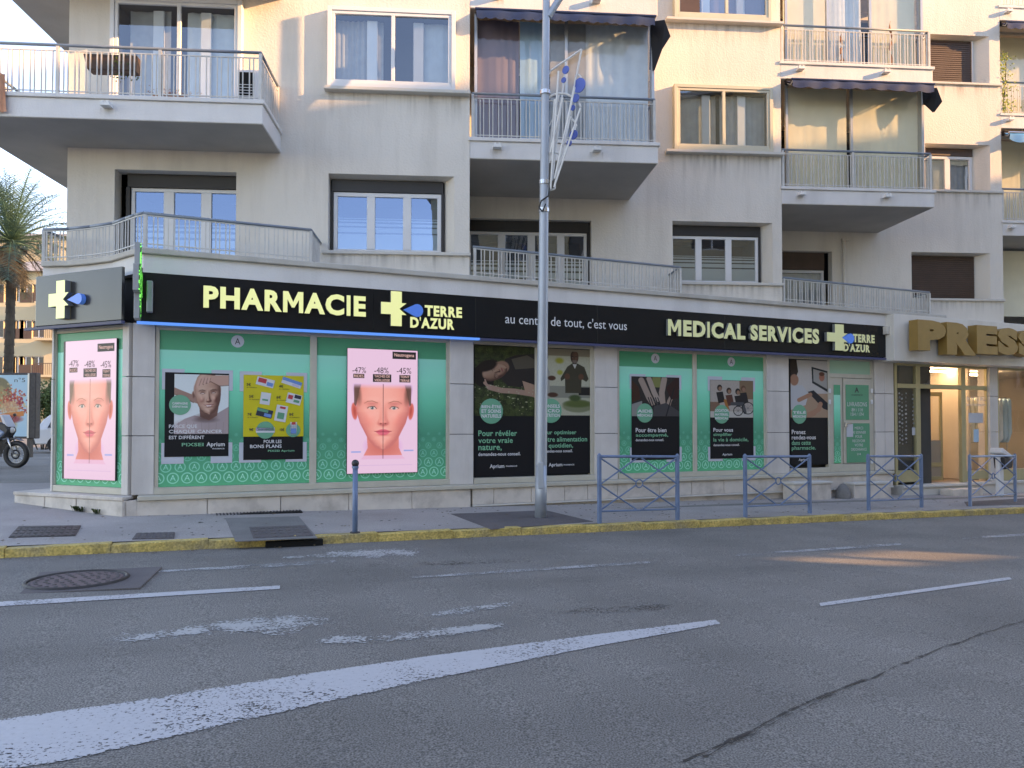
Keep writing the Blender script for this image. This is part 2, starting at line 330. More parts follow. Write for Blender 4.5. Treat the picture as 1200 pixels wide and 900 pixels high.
def lettering(s, x0, x1, z0, z1, y, depth, mat, parent, name='lettering', bold=.02, split=False, slant=0.0, side=None, flipx=False):
    V, F = text_data(s, 0.0 if split else bold); lo = V.min(0); hi = V.max(0); wd, ht = hi[0]-lo[0], hi[1]-lo[1]
    X = x0+(V[:, 0]-lo[0])/wd*(x1-x0); Z = z0+(V[:, 1]-lo[1])/ht*(z1-z0); X = X+slant*(Z-z0)
    n = len(X); lab = list(range(n))
    def find(a):
        while lab[a] != a: lab[a] = lab[lab[a]]; a = lab[a]
        return a
    for f in F:
        for q in f[1:]: lab[find(q)] = find(f[0])
    comps = {}
    for f in F: comps.setdefault(find(f[0]), []).append(f)
    groups = []
    if split:
        spans = sorted(((min(X[i] for f in fs for i in f), max(X[i] for f in fs for i in f), fs) for fs in comps.values()), key=lambda q: q[0])
        for a, b, fs in spans:
            if groups and (min(b, groups[-1][1])-max(a, groups[-1][0])) > .5*min(b-a, groups[-1][1]-groups[-1][0]): groups[-1][1] = max(b, groups[-1][1]); groups[-1][2].extend(fs)
            else: groups.append([a, b, list(fs)])
    else: groups = [[0, 0, F]]
    res = []
    chars = [c for c in s if c not in " '"]; zmin, zmax = z0, z1
    plain = [g for g in groups if max(Z[i] for f in g[2] for i in f)-min(Z[i] for f in g[2] for i in f) > .45*(z1-z0)]
    if split and len(plain) == len(chars):
        for g, c in zip(plain, chars):                      # thicken each letter by itself inside its own place in the word
            vi = [i for f in g[2] for i in f]; xa, xb = min(X[i] for i in vi), max(X[i] for i in vi); za, zb = min(Z[i] for i in vi), max(Z[i] for i in vi)
            v_, f_ = text_data(c, BOLD.get(c, 1.0)*bold); l_, h_ = v_.min(0), v_.max(0); k0 = len(X); pad = bold*.5*(z1-z0)*(1 if len(c) else 0)
            X = np.concatenate([X, (xa-pad)+(v_[:, 0]-l_[0])/(h_[0]-l_[0])*(xb-xa+2*pad)]); Z = np.concatenate([Z, za+(v_[:, 1]-l_[1])/(h_[1]-l_[1])*(zb-za)])
            g[2][:] = [tuple(q+k0 for q in f) for f in f_]
    for a, b, fs in groups:
        idx = sorted({i for f in fs for i in f}); mp = {i: k for k, i in enumerate(idx)}; k = len(idx)
        v = [(X[i], y-depth, Z[i]) for i in idx]
        f2 = [tuple(mp[i] for i in f) for f in fs]
        mats = [mat]; mi = [0]*len(f2)
        if depth > 0:
            v += [(X[i], y, Z[i]) for i in idx]
            cnt = {}
            for f in f2:
                for p, q in zip(f, f[1:]+f[:1]): cnt[(min(p, q), max(p, q))] = cnt.get((min(p, q), max(p, q)), 0)+1
            for f in list(f2):
                for p, q in zip(f, f[1:]+f[:1]):
                    if cnt[(min(p, q), max(p, q))] == 1: f2.append((q, p, p+k, q+k)); mi.append(1)
            mats.append(side or mat)
        me = bpy.data.meshes.new(name); me.from_pydata(v, [], f2)
        for m_ in mats: me.materials.append(m_)
        me.polygons.foreach_set('material_index', mi)
        me.update(); res.append(link(name, me, parent))
    return res
def ptxt(f, s, px0, px1, py0, py1, y, mat, parent, depth=0.0, name='lettering', **k):   # lettering laid out on frame plane y
    xm = (px0+px1)/2; x0 = at(f, px0, py0, y)[0]; x1 = at(f, px1, py0, y)[0]; z1 = at(f, xm, py0, y)[1]; z0 = at(f, xm, py1, y)[1]
    return lettering(s, x0, x1, z0, z1, y, depth, mat, parent, name, **k)

# ---------------------------------------------------------------- raster prints (flat printed pictures, drawn here)
class Ras:
    def __init__(s, w_, h_, col=(0, 0, 0)):
        s.w, s.h = w_, h_; s.a = np.empty((h_, w_, 3)); s.a[:] = col; s.Y, s.X = np.mgrid[0:h_, 0:w_].astype(float)
    def mix(s, m, col): s.a = s.a*(1-m[..., None])+np.array(col, float)*m[..., None]
    def rect(s, x0, y0, x1, y1, col, al=1.0): s.mix(((s.X >= x0) & (s.X < x1) & (s.Y >= y0) & (s.Y < y1))*al, col); return s
    def ell(s, cx, cy, rx, ry, col, soft=1.5, rot=0.0, al=1.0):
        c, n = math.cos(R(rot)), math.sin(R(rot)); dx, dy = s.X-cx, s.Y-cy; u = (dx*c+dy*n)/rx; v = (-dx*n+dy*c)/ry
        d = (np.sqrt(u*u+v*v)-1)*min(rx, ry); s.mix(np.clip(.5-d/soft, 0, 1)*al, col); return s
    def poly(s, pts, col, al=1.0):
        m = np.zeros((s.h, s.w), bool); k = len(pts)
        for i in range(k):
            (xa, ya), (xb, yb) = pts[i], pts[(i+1) % k]
            if ya == yb: continue
            c = ((ya > s.Y) != (yb > s.Y)) & (s.X < (xb-xa)*(s.Y-ya)/(yb-ya)+xa); m ^= c
        s.mix(m*al, col); return s
    def line(s, pts, wd, col, al=1.0):
        for (xa, ya), (xb, yb) in zip(pts, pts[1:]):
            dx, dy = xb-xa, yb-ya; L2 = dx*dx+dy*dy+1e-9; t = np.clip(((s.X-xa)*dx+(s.Y-ya)*dy)/L2, 0, 1)
            d = np.hypot(s.X-xa-t*dx, s.Y-ya-t*dy); s.mix(np.clip((wd/2-d)+.5, 0, 1)*al, col)
        return s
    def noise(s, amt, cell=4):
        h2, w2 = s.h//cell+2, s.w//cell+2; n = rng.normal(0, 1, (h2, w2)); n = np.kron(n, np.ones((cell, cell)))[:s.h, :s.w]; s.a = s.a+n[..., None]*amt; return s
    def blur(s, k=1):
        for _ in range(k):
            p = np.pad(s.a, ((1, 1), (1, 1), (0, 0)), 'edge'); s.a = (p[:-2, 1:-1]+p[2:, 1:-1]+p[1:-1, :-2]+p[1:-1, 2:]+2*s.a)/6
        return s
    def mat(s, name, emis=0.0, coat=.06, gain=1.0):
        a = np.clip(s.a/255.0*gain, 0, 1); px = np.ones((s.h, s.w, 4), np.float32); px[..., :3] = a[::-1]
        im = bpy.data.images.new(name, s.w, s.h); im.pixels.foreach_set(px.ravel()); im.update(); im.pack()
        m, t, b = new_mat(name); ti = t.nodes.new('ShaderNodeTexImage'); ti.image = im
        if emis:
            t.links.new(ti.outputs[0], b.inputs['Emission Color']); b.inputs['Emission Strength'].default_value = emis; b.inputs['Base Color'].default_value = (.01, .01, .01, 1); b.inputs['Roughness'].default_value = .3
        else:
            t.links.new(ti.outputs[0], b.inputs['Base Color']); b.inputs['Roughness'].default_value = .5; b.inputs['Specular IOR Level'].default_value = .25; b.inputs['Coat Weight'].default_value = coat; b.inputs['Coat Roughness'].default_value = .05
        return m
def sheet(name, x0, x1, z0, z1, y, mat, parent, thick=.004):  # a printed sheet facing the street, with a thickness
    mb = MB(); mb.quad((x0, y, z0), (x1, y, z0), (x1, y, z1), (x0, y, z1)); t = y+thick
    mb.quad((x0, t, z0), (x0, t, z1), (x1, t, z1), (x1, t, z0))
    for a, b in (((x0, z0), (x1, z0)), ((x1, z0), (x1, z1)), ((x1, z1), (x0, z1)), ((x0, z1), (x0, z0))):
        mb.quad((a[0], y, a[1]), (a[0], t, a[1]), (b[0], t, b[1]), (b[0], y, b[1]))
    uv = [((v[0]-x0)/(x1-x0), (v[2]-z0)/(z1-z0)) for v in mb.v]
    return part(name, mb, mat, parent, uv=uv)
def psheet(f, name, px0, px1, py0, py1, y, mat, parent, thick=.004):
    xm = (px0+px1)/2
    return sheet(name, at(f, px0, py0, y)[0], at(f, px1, py0, y)[0], at(f, xm, py1, y)[1], at(f, xm, py0, y)[1], y, mat, parent, thick)
# ---------------------------------------------------------------- ground, road, pavement
def ground_mesh(us, vs, fn, dz=0.0):
    mb = MB()
    for v in vs:
        for u in us: X, Y = SHOP.world(u, v); mb.v.append((X, Y, fn(X, Y)+dz))
    k = len(us)
    for j in range(len(vs)-1):
        for i in range(k-1): a = j*k+i; mb.f.append((a, a+1, a+k+1, a+k))
    return mb
road = part('road', ground_mesh([-900, -200, -60, -30, -15, -8, -4, 0, 5, 10, 20, 30, 60, 200, 900], [-900, -200, -60, -30, -15, -8, -2.75, -2.6, -1, 0, 1, 2, 3, 4, 8, 20, 60, 200, 900], zroad), M['asphalt'], kind='structure')
pv = ground_mesh([-9, -6, -4, -2, 0, 3, 6, 10, 15, 20, 30, 45], [-2.6, -1.5, -.5, 0, .8], zpav)
pv2 = ground_mesh([-9, -6, -4, -2.2, -1.2], [.8, 1.6, 2.4, 3.2, 4.0], zpav, -.002)
n = len(pv.v); pv.v += pv2.v; pv.f += [tuple(n+i for i in f) for f in pv2.f]
pavement = part('pavement', pv, M['pavement'], kind='structure')
# kerb: a row of separate stones, three colours of wear come from the material
kerb = thing('kerb', 'yellow painted stone kerb along the pavement edge', 'kerb', SHOP)
del kerb['category'], kerb['label']; kerb['kind'] = 'structure'
GX = at(SHOP, 342, 640, -2.7)[0]
u = -9.0
while u < 44:
    ln = 1.0; z1 = base(u+.5)-.022+random.uniform(-.0015, .0015)
    if abs(u+.5-(-1.7)) < .5: pass
    mb = MB().box(u+.0015, u+ln-.0015, -2.76+random.uniform(-.006, .006), -2.6, z1-.3, z1)
    o = part('kerb_stone', mb, M['kerb'], kerb, bevel=.007); u += ln
# road markings, each a thin sheet 4 mm above the road
P1 = paint_mat('white_road_paint', (.50, .51, .52), cover=.80, scale=34, soft=.03, fine=62, edge=.10, esoft=.16)
P2 = paint_mat('worn_road_paint', (.40, .41, .41), cover=.56, scale=5)
P3 = paint_mat('nearly_gone_road_paint', (.42, .43, .42), cover=.60, scale=6, soft=.03, fine=45, esoft=.95, edge=.17)
def strip(name, top, bot, mat, parent=None):               # two polylines (photo order left to right) bounding the mark
    mb = MB(); uv = []
    def res(pl, t):
        xs = [p[0] for p in pl]; x = xs[0]+(xs[-1]-xs[0])*t; return x, float(np.interp(x, xs, [p[1] for p in pl]))
    n = 24
    for i in range(n+1):
        a = res(top, i/n); b = res(bot, i/n); pa = gat(*a, off=.005); pb = gat(*b, off=.005)
        for q, vv in ((0, 0), (.33, 1), (.67, 1), (1, 0)):
            mb.v.append(tuple(pa[k]*(1-q)+pb[k]*q for k in range(3))); uv.append((i/n, vv*min(1, 6*i/n+.3, 6*(1-i/n)+.3)))
    for i in range(n):
        for j in range(3): a = i*4+j; mb.f.append((a, a+1, a+5, a+4))
    o = part(name, mb, mat, uv=uv); o['kind'] = 'structure'; return o
strip('road_marking', [(-60, 852), (0, 843), (150, 822), (300, 798), (500, 769), (700, 743), (838, 726)], [(-60, 915), (0, 902), (70, 893), (250, 852), (500, 797), (700, 757), (845, 731)], P1)
strip('road_marking', [(-40, 708), (0, 705), (328, 686)], [(-40, 713), (0, 710.5), (328, 690)], P1)
strip('road_marking', [(960, 706.5), (1183, 676)], [(962, 710.5), (1186, 679)], P1)
strip('road_marking', [(178, 669), (300, 661), (395, 655)], [(178, 671), (300, 666), (395, 660)], P2)
strip('road_marking', [(330, 652), (400, 644), (500, 641)], [(330, 655), (400, 655), (500, 655)], P3)
strip('road_marking', [(483, 675), (762, 657)], [(483, 678), (762, 660.5)], P2)
strip('road_marking', [(862, 649), (1056, 636)], [(862, 652), (1056, 639)], P2)
strip('road_marking', [(1128, 629.5), (1230, 623)], [(1128, 632.5), (1230, 626)], P2)
strip('road_marking', [(110, 742), (230, 730), (345, 716), (385, 722)], [(110, 758), (230, 748), (345, 744), (385, 732)], P3)
strip('road_marking', [(370, 746), (450, 740), (595, 727)], [(370, 756), (450, 757), (595, 736)], P3)
strip('road_marking', [(485, 715), (540, 710), (612, 702)], [(485, 730), (540, 722), (612, 710)], P3)
strip('road_marking', [(920, 609), (1040, 603), (1150, 600)], [(920, 611), (1040, 606), (1150, 603)], P3)
# tarred crack and skid stains
crack_m = paint_mat('tar_crack', (.035, .032, .030), cover=.62, scale=9, fine=30)
pts = [(800, 893), (835, 876), (870, 860), (905, 843), (930, 832), (955, 822), (985, 808), (1015, 797), (1040, 786), (1070, 774), (1100, 761), (1140, 746), (1170, 736), (1210, 722)]
xs_ = list(range(800, 1211, 6)); wob = 0; cr = []
for x in xs_:
    wob = .75*wob+random.uniform(-1.1, 1.1); cr.append((x, float(np.interp(x, [p[0] for p in pts], [p[1] for p in pts]))+wob))
def strip_fine(name, line, w_, mat, off=.006):
    mb = MB(); uv = []
    for i, (x, y) in enumerate(line):
        h = w_*random.uniform(.2, 1.0)*(.5+(y-720)/170)
        for q in (-h, h): mb.v.append(tuple(gat(x, y+q, off=off))); uv.append((i, 1.0))
    mb.f = [(2*i, 2*i+1, 2*i+3, 2*i+2) for i in range(len(line)-1)]; o = part(name, mb, mat, uv=uv); o['kind'] = 'structure'
strip_fine('road_crack', cr, 1.5, crack_m); strip_fine('road_crack', [(x+random.uniform(-3, 3), y+4+random.uniform(-2, 2)) for x, y in cr[4:34]], .7, crack_m, .007)
oil = paint_mat('dark_road_stain', (.075, .068, .062), cover=.20, scale=5, soft=.10, fine=40, esoft=1.0, edge=.22)
for (a, b, c, d) in ((600, 712, 800, 726), (420, 658, 660, 668)):
    strip('road_stain', [(a, b), (c, b-8)], [(a, d), (c, d-8)], oil)

def ground_quad(name, pts, mat, fn, off, parent=None, t=.01):
    P = [gat(*p, off=off, fn=fn) for p in pts]; mb = MB(); k = len(P)
    mb.v = [tuple(p) for p in P]+[(p[0], p[1], p[2]-t) for p in P]
    mb.f = [tuple(range(k))]+[(i, k+i, k+(i+1) % k, (i+1) % k) for i in range(k)]
    return part(name, mb, mat, parent)
for nm, pts, m_ in (('pavement_patch', [(528, 602), (640, 598), (695, 611), (575, 620)], 'patch'),
                    ('pavement_patch', [(264, 607), (350, 605), (372, 630), (276, 634)], 'patch_grey'),
                    ('pavement_patch', [(1130, 588), (1215, 583), (1215, 591), (1133, 593)], 'patch')):
    o = ground_quad(nm, pts, M[m_], zpav, .004); o['kind'] = 'structure'
# covers and grates on the pavement
def cover(name, label, pts, mat, bars):
    P = [Vector(gat(*p, off=.004, fn=zpav)) for p in pts]; c = sum(P, Vector())/4
    t = thing(name, label, 'manhole cover', loc=c)
    mb = MB(); mb.v = [tuple(p-c+Vector((0, 0, .006))) for p in P]+[tuple(p-c-Vector((0, 0, .01))) for p in P]
    mb.f = [(0, 1, 2, 3)]+[(i, 4+i, 4+(i+1) % 4, (i+1) % 4) for i in range(4)]
    part('cover_plate', mb, mat, t)
    rb = MB(); a, b, d, e = [p-c for p in P]
    for i in range(bars):
        for j in range(4):
            s0, s1 = (i+.2)/bars, (i+.8)/bars; t0, t1 = (j+.15)/4, (j+.85)/4
            q = [a.lerp(b, s).lerp(e.lerp(d, s), tt) for s, tt in ((s0, t0), (s1, t0), (s1, t1), (s0, t1))]
            k = len(rb.v); rb.v += [tuple(p+Vector((0, 0, .0065))) for p in q]+[tuple(p+Vector((0, 0, .011))) for p in q]
            rb.f += [(k+4, k+5, k+6, k+7)]+[(k+x, k+(x+1) % 4, k+4+(x+1) % 4, k+4+x) for x in range(4)]
    o = part('raised_pattern', rb, mat, t); o['kind'] = 'stuff'
cover('manhole_cover', 'rectangular ribbed cast iron cover in the pavement below the corner screen', [(22, 617), (95, 616), (88, 628), (10, 630)], M['iron'], 10)
cover('manhole_cover', 'small dark cover in the pavement between the kerb and the corner plinth', [(160, 625), (205, 624), (204, 631), (155, 632)], M['patch'], 6)
cover('manhole_cover', 'dark square cover beside the kerb gully below the plinth grating', [(292, 618), (358, 616), (367, 628), (297, 631)], M['patch'], 7)
# reddish round manhole in the road
X, Y, z = gat(91, 680, .004)
t = thing('manhole_cover', 'reddish worn round manhole cover in the road near the kerb', 'manhole cover', loc=(X, Y, z), rz=R(15))
part('surround', MB().box(-.62, .62, -.50, .50, -.02, .003), M['patch'], t)
mb = MB().tube((0, 0, -.02), (0, 0, .010), .37, seg=32); part('cover_plate', mb, M['rust_iron'], t)
mb = MB().torus((0, 0, .006), .41, .018, 'z', 36, 6); part('rim', mb, M['iron'], t)
rb = MB()
for r_, n_ in ((.09, 6), (.17, 12), (.25, 18), (.33, 24)):
    for k in range(n_):
        a = 2*math.pi*k/n_; rb.tube((r_*math.cos(a), r_*math.sin(a), .008), (r_*math.cos(a), r_*math.sin(a), .018), .022, .018, seg=6)
o = part('raised_pattern', rb, M['patch'], t); o['kind'] = 'stuff'
# storm gully hole under the kerb
X, Y, z = gat(342, 640, 0)
uu = SHOP.loc(X, Y)[0]; t = thing('storm_drain', 'dark kerb gully opening under the yellow kerb left of the blue bollard', 'drain', SHOP)
mb = MB().box(uu-.36, uu+.42, -2.90, -2.772, base(uu)-.16, base(uu)-.133); part('gully_frame', mb, M['iron'], t)
mb = MB().box(uu-.30, uu+.36, -2.88, -2.768, base(uu)-.13, base(uu)-.055); part('opening', mb, M['void'], t)
# drain grating against the plinth
X, Y, z = gat(305, 602, .01, zpav); uu = SHOP.loc(X, Y)[0]; zz = zpav(X, Y)
t = thing('drain_grating', 'black slotted drain grating at the foot of the plinth under the two left posters', 'grating', SHOP)
part('grating_bed', MB().box(uu-.62, uu+.62, -.36, -.16, zz-.02, zz+.006), M['void'], t)
bar = MB().box(-.008, .008, -.10, .10, 0, .016).mesh('grating_bar', M['iron'])
for k in range(26): link('grating_bar', bar, t, (uu-.6+k*.048, -.26, zz+.006))

# ---------------------------------------------------------------- wall builder
def wall_mesh(x0, x1, z0, z1, y, ops):
    mb = MB(); xs = sorted({x0, x1, *[v for o in ops for v in (o[0], o[1])]}); zs = sorted({z0, z1, *[v for o in ops for v in (o[2], o[3])]})
    for xa, xb in zip(xs, xs[1:]):
        for za, zb in zip(zs, zs[1:]):
            xm, zm = (xa+xb)/2, (za+zb)/2
            if any(o[0] < xm < o[1] and o[2] < zm < o[3] for o in ops): continue
            mb.quad((xa, y, za), (xb, y, za), (xb, y, zb), (xa, y, zb))
    for o in ops:
        a, b, c, d, dep, spl = (*o, 0)[:6] if len(o) == 5 else o
        yb = y+dep; b2 = b-spl; d2 = d-(.04 if spl else 0)
        mb.quad((a, y, c), (a, y, d), (a, yb, d2), (a, yb, c)); mb.quad((b, y, d), (b, y, c), (b2, yb, c), (b2, yb, d2))
        mb.quad((a, y, d), (b, y, d), (b2, yb, d2), (a, yb, d2)); mb.quad((a, y, c), (a, yb, c), (b2, yb, c), (b, y, c))
    return mb
def ramesh(mb, name, mat):                                  # as is, without normal recalculation
    me = bpy.data.meshes.new(name); me.from_pydata(mb.v, [], mb.f); me.materials.append(mat); me.update(); return me

bld = thing('apartment_building', 'cream stepped apartment building with balconies above the pharmacy', 'building', BLD)
ZT = 4.05; ZTOP = 15.2
Y_A, Y_B, Y_C, Y_D = 0.0, 2.147, 4.25, 6.38
U_A0, U_B0, U_C0, U_D0, U_D1 = -6.62, 0.0, 6.5, 12.96, 19.5
def op(px0, px1, py0, py1, y, dep=.26, spl=0.0):            # opening from its photographed corners
    xm = (px0+px1)/2
    return (at(BLD, px0, py0, y)[0], at(BLD, px1, py0, y)[0], at(BLD, xm, py1, y)[1], at(BLD, xm, py0, y)[1], dep, spl)
A1l = op(134.5, 277, 200, 300, Y_A, .26); A1l = A1l[:2]+(ZT+.02,)+A1l[3:]
A1r = op(385, 532.5, 205, 295, Y_A, .24, .17)
A2l = op(138, 281, 7, 125, Y_A, .1); A2l = A2l[:2]+(6.5,)+A2l[3:]
A2r = op(390, 529, 19, 102, Y_A, .1)
B1l = op(551, 693, 257, 330, Y_B, .2); B1l = (.02, B1l[1], ZT+.02, B1l[3], .2, 0)
B1r = op(788, 905, 260, 331, Y_B, .24, .17)
B2l = (.15, 2.95, 6.55, 8.7, .1, 0)
B2r = op(792, 899, 107, 175, Y_B, .1)
B3r = op(792, 897, -60, 22, Y_B, .1)
C1l = op(900, 975, 294, 360, Y_C, .2); C1l = (6.55, C1l[1], ZT+.02, C1l[3], .2, 0)
C1r = op(1068, 1160, 296, 350, Y_C, .24, .25)
C2r = op(1084, 1160, 169, 223, Y_C, .24, .3)
C3r = op(1084, 1159, 41, 97, Y_C, .24, .3)
C2l = (6.7, 9.8, 6.55, 8.7, .1, 0); C3l = (6.7, 9.8, 9.2, 11.3, .1, 0)
D1 = (13.1, 16.4, ZT, 6.1, .1, 0); D2 = (13.1, 16.4, 6.55, 8.7, .1, 0); D3 = (13.1, 16.4, 9.2, 11.3, .1, 0)
for (x0, x1, y, ops, yr) in ((U_A0, U_B0, Y_A, [A1l, A1r, A2l, A2r], Y_B), (U_B0, U_C0, Y_B, [B1l, B1r, B2l, B2r, B3r], Y_C),
                             (U_C0, U_D0, Y_C, [C1l, C1r, C2r, C3r, C2l, C3l], Y_D), (U_D0, U_D1, Y_D, [D1, D2, D3], 8.5)):
    mb = wall_mesh(x0, x1, ZT, ZTOP, y, ops)
    mb.quad((x1, y, ZT), (x1, yr, ZT), (x1, yr, ZTOP), (x1, y, ZTOP))       # return wall of the step
    if x0 == U_A0: mb.quad((x0, 9, ZT), (x0, y, ZT), (x0, y, ZTOP), (x0, 9, ZTOP))
    mb.quad((x0, y, ZTOP), (x1, y, ZTOP), (x1, 10, ZTOP), (x0, 10, ZTOP))
    link('wall', ramesh(mb, 'wall', M['stucco']), bld)
mb = MB().box(U_A0, U_D1, 10, 10.3, 0, ZTOP); mb.box(U_D1, U_D1+.3, 8.5, 10, 0, ZTOP); mb.box(U_A0, U_A0+.2, 9, 10, 0, ZTOP)
part('back_wall', mb, M['stucco'], bld)
# storey floors inside, which keep light from running through the block
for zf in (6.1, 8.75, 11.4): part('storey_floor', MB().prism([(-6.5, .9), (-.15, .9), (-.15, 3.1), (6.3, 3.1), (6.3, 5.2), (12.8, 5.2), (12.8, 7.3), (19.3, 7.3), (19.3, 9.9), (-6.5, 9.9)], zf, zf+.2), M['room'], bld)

def curtain(parent, name, x0, x1, z0, z1, y, mat, fold=.02, pitch=.09):
    if mat is M['curtain_cream']: fold *= .25
    pitch *= random.uniform(.8, 1.9); fold *= random.uniform(.5, 1.3); ph = random.random()*6; f2 = random.uniform(.8, 2.6)
    n = max(6, int((x1-x0)/pitch*4)); mb = MB()
    for i in range(n+1):
        x = x0+(x1-x0)*i/n; yy = y+fold*(math.sin(i/4*2*math.pi*.97+2.2*math.sin(i*.13*f2+ph))*(.6+.5*math.sin(i*.11*f2+ph))+.8*math.sin(i*.23*f2+ph*2)); mb.v += [(x, yy, z0), (x, yy, z1)]
    mb.f = [(2*i, 2*i+2, 2*i+3, 2*i+1) for i in range(n)]
    return part(name, mb, mat, parent, smooth=True)
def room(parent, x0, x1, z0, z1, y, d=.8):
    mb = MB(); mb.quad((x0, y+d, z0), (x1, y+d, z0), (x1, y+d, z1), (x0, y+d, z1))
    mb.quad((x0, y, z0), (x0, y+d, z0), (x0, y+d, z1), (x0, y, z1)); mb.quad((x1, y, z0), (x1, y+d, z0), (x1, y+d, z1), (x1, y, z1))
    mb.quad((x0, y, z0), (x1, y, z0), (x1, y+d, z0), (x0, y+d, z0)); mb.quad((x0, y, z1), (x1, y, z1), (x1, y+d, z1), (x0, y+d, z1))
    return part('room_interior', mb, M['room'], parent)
def window(name, x0, x1, z0, z1, y, n=3, fw=.06, mat='white_pvc', glass='glass', cur=None, stripes=False, mull=.10, fr=None, rd=.8, curz=None, parent=None):
    """frame ring (the part) with mullions, one pane per opening, curtains and the room behind as its pieces"""
    mb = MB(); t = .05
    mb.box(x0, x1, y, y+t, z0, z0+fw); mb.box(x0, x1, y, y+t, z1-fw, z1); mb.box(x0, x0+fw, y, y+t, z0+fw, z1-fw); mb.box(x1-fw, x1, y, y+t, z0+fw, z1-fw)
    o = part(name, mb, M[mat], parent or bld, bevel=.004)
    fr = fr or [i/n for i in range(n+1)]; X = [x0+(x1-x0)*f for f in fr]
    for i in range(1, len(X)-1): part('mullion', MB().box(X[i]-mull/2, X[i]+mull/2, y-.004, y+t-.004, z0+fw, z1-fw), M[mat], o, bevel=.004)
    for i in range(len(X)-1):
        a = X[i]+(fw if i == 0 else mull/2); b = X[i+1]-(fw if i == len(X)-2 else mull/2); g = y+.028+.0015*random.uniform(-1, 1)
        sl = random.uniform(-.003, .003)
        mb = MB().quad((a, g, z0+fw), (b, g+sl, z0+fw), (b, g+sl*.5, z1-fw), (a, g-sl*.4, z1-fw)); part('pane', mb, M[glass], o)
        if stripes:
            h = z1-z0-2*fw; mb = MB()
            for q0, q1 in ((0, .30), (.33, .42), (.45, .50), (.53, .56), (.585, .60)):
                mb.box(a, b, g+.006, g+.009, z0+fw+h*q0, z0+fw+h*q1)
            part('frosted_film', mb, M['frost'], o)
    if cur:
        for c in cur:
            m_, f0, f1 = c[:3]; curtain(o, 'curtain', x0+(x1-x0)*f0, x0+(x1-x0)*f1, z0+fw, z1-fw, y+.14, M[m_])
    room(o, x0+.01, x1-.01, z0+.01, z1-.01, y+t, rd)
    return o
def runoff(x0, x1, z, y, h):
    mb = MB().quad((x0, y-.002, z-h), (x1, y-.002, z-h), (x1, y-.002, z), (x0, y-.002, z)); part('rain_stain', mb, M['runoff'], bld, uv=[(0, 0), (1, 0), (1, 1), (0, 1)])
def sill(x0, x1, z, y, d=.05, h=.055):
    runoff(x0+.05, x1-.08, z-h, y, random.uniform(.45, .75) if z > 5.6 else .35)
    part('window_sill', MB().box(x0, x1, y-d, y+.3, z-h, z), M['sill'], bld, bevel=.006)
def shutter_box(x0, x1, z0, z1, y, mat='dark_box'): part('shutter_box', MB().box(x0, x1, y, y+.2, z0, z1), M[mat], bld, bevel=.004)
def closed_shutter(x0, x1, z0, z1, y):
    o = part('roller_shutter', MB().box(x0, x1, y+.03, y+.05, z0, z1), M['dark_box'], bld)
    n = int((z1-z0)/.05); sl = MB().xprism([(0, 0), (x1-x0, 0), (x1-x0, .044), (0, .044)], 0, .018).mesh('slat', M['brown'], bevel=.005)
    for i in range(n): link('slat', sl, o, (x0, y+.012+.002*(i % 2), z0+.003+i*(z1-z0)/n))

# --- first floor (just above the shop)
x0, x1, z0, z1 = A1l[:4]; y = .24
shutter_box(x0+.12, x1, z1-.23, z1, y-.04); part('shutter_guide', MB().box(x0+.10, x0+.16, y-.04, y+.1, ZT+.02, z1-.23), M['dark_box'], bld)
window('window', x0+.17, x1-.01, ZT+.05, z1-.23, y, 3, .06, fr=[0, .345, .69, 1], mull=.17, glass='glass_blue', stripes=True)
x0, x1, z0, z1 = A1r[:4]; xb = x1-.17
shutter_box(x0+.02, xb-.02, z1-.25, z1-.045, .18); part('shutter_guide', MB().box(x0+.01, x0+.05, .18, .3, z0+.03, z1-.25), M['dark_box'], bld); part('shutter_guide', MB().box(xb-.05, xb-.01, .18, .3, z0+.03, z1-.25), M['dark_box'], bld)
window('window', x0+.055, xb-.055, z0+.01, z1-.255, .20, 3, .07, fr=[0, .345, .68, 1], mull=.14, glass='glass_blue', stripes=True)
sill(at(BLD, 377, 297)[0], 0.02, z0, 0)
x0, x1, z0, z1 = B1l[:4]
shutter_box(x0, x1-.01, z1-.22, z1-.005, Y_B+.12); part('shutter_guide', MB().box(x1-.06, x1-.01, Y_B+.12, Y_B+.25, ZT+.02, z1-.22), M['dark_box'], bld)
window('window', x0, x1-.07, ZT+.05, z1-.225, Y_B+.15, 4, .06, fr=[0, .28, .53, .78, 1], mull=.15, stripes=True)
x0, x1, z0, z1 = B1r[:4]; xb = x1-.17
shutter_box(x0+.005, xb-.01, z1-.25, z1-.045, Y_B+.18)
window('window', x0+.01, xb-.05, z0+.01, z1-.255, Y_B+.20, 3, .06, fr=[0, .32, .66, 1], mull=.13, stripes=True)
part('shutter_guide', MB().box(xb-.048, xb-.008, Y_B+.18, Y_B+.3, z0+.03, z1-.25), M['dark_box'], bld)
sill(at(BLD, 797, 333, Y_B)[0], 6.52, z0, Y_B)
x0, x1, z0, z1 = C1l[:4]
shutter_box(x0, x1-.13, z1-.42, z1-.005, Y_C+.12, 'brown')
window('french_door', x0, x1-.13, ZT+.05, z1-.425, Y_C+.15, 1, .06, cur=[('curtain_grey', 0, 1)])
part('drain_pipe', MB().tube((x1+.27, Y_C-.05, ZT), (x1+.27, Y_C-.05, z1+.25), .035, seg=10).box(x1+.22, x1+.40, Y_C-.09, Y_C-.01, z1+.25, z1+.30), M['stucco'], bld)
x0, x1, z0, z1 = C1r[:4]; xb = x1-.25
closed_shutter(x0+.005, xb-.02, z0+.01, z1-.05, Y_C+.17); sill(at(BLD, 1085, 350, Y_C)[0], 12.98, z0, Y_C)
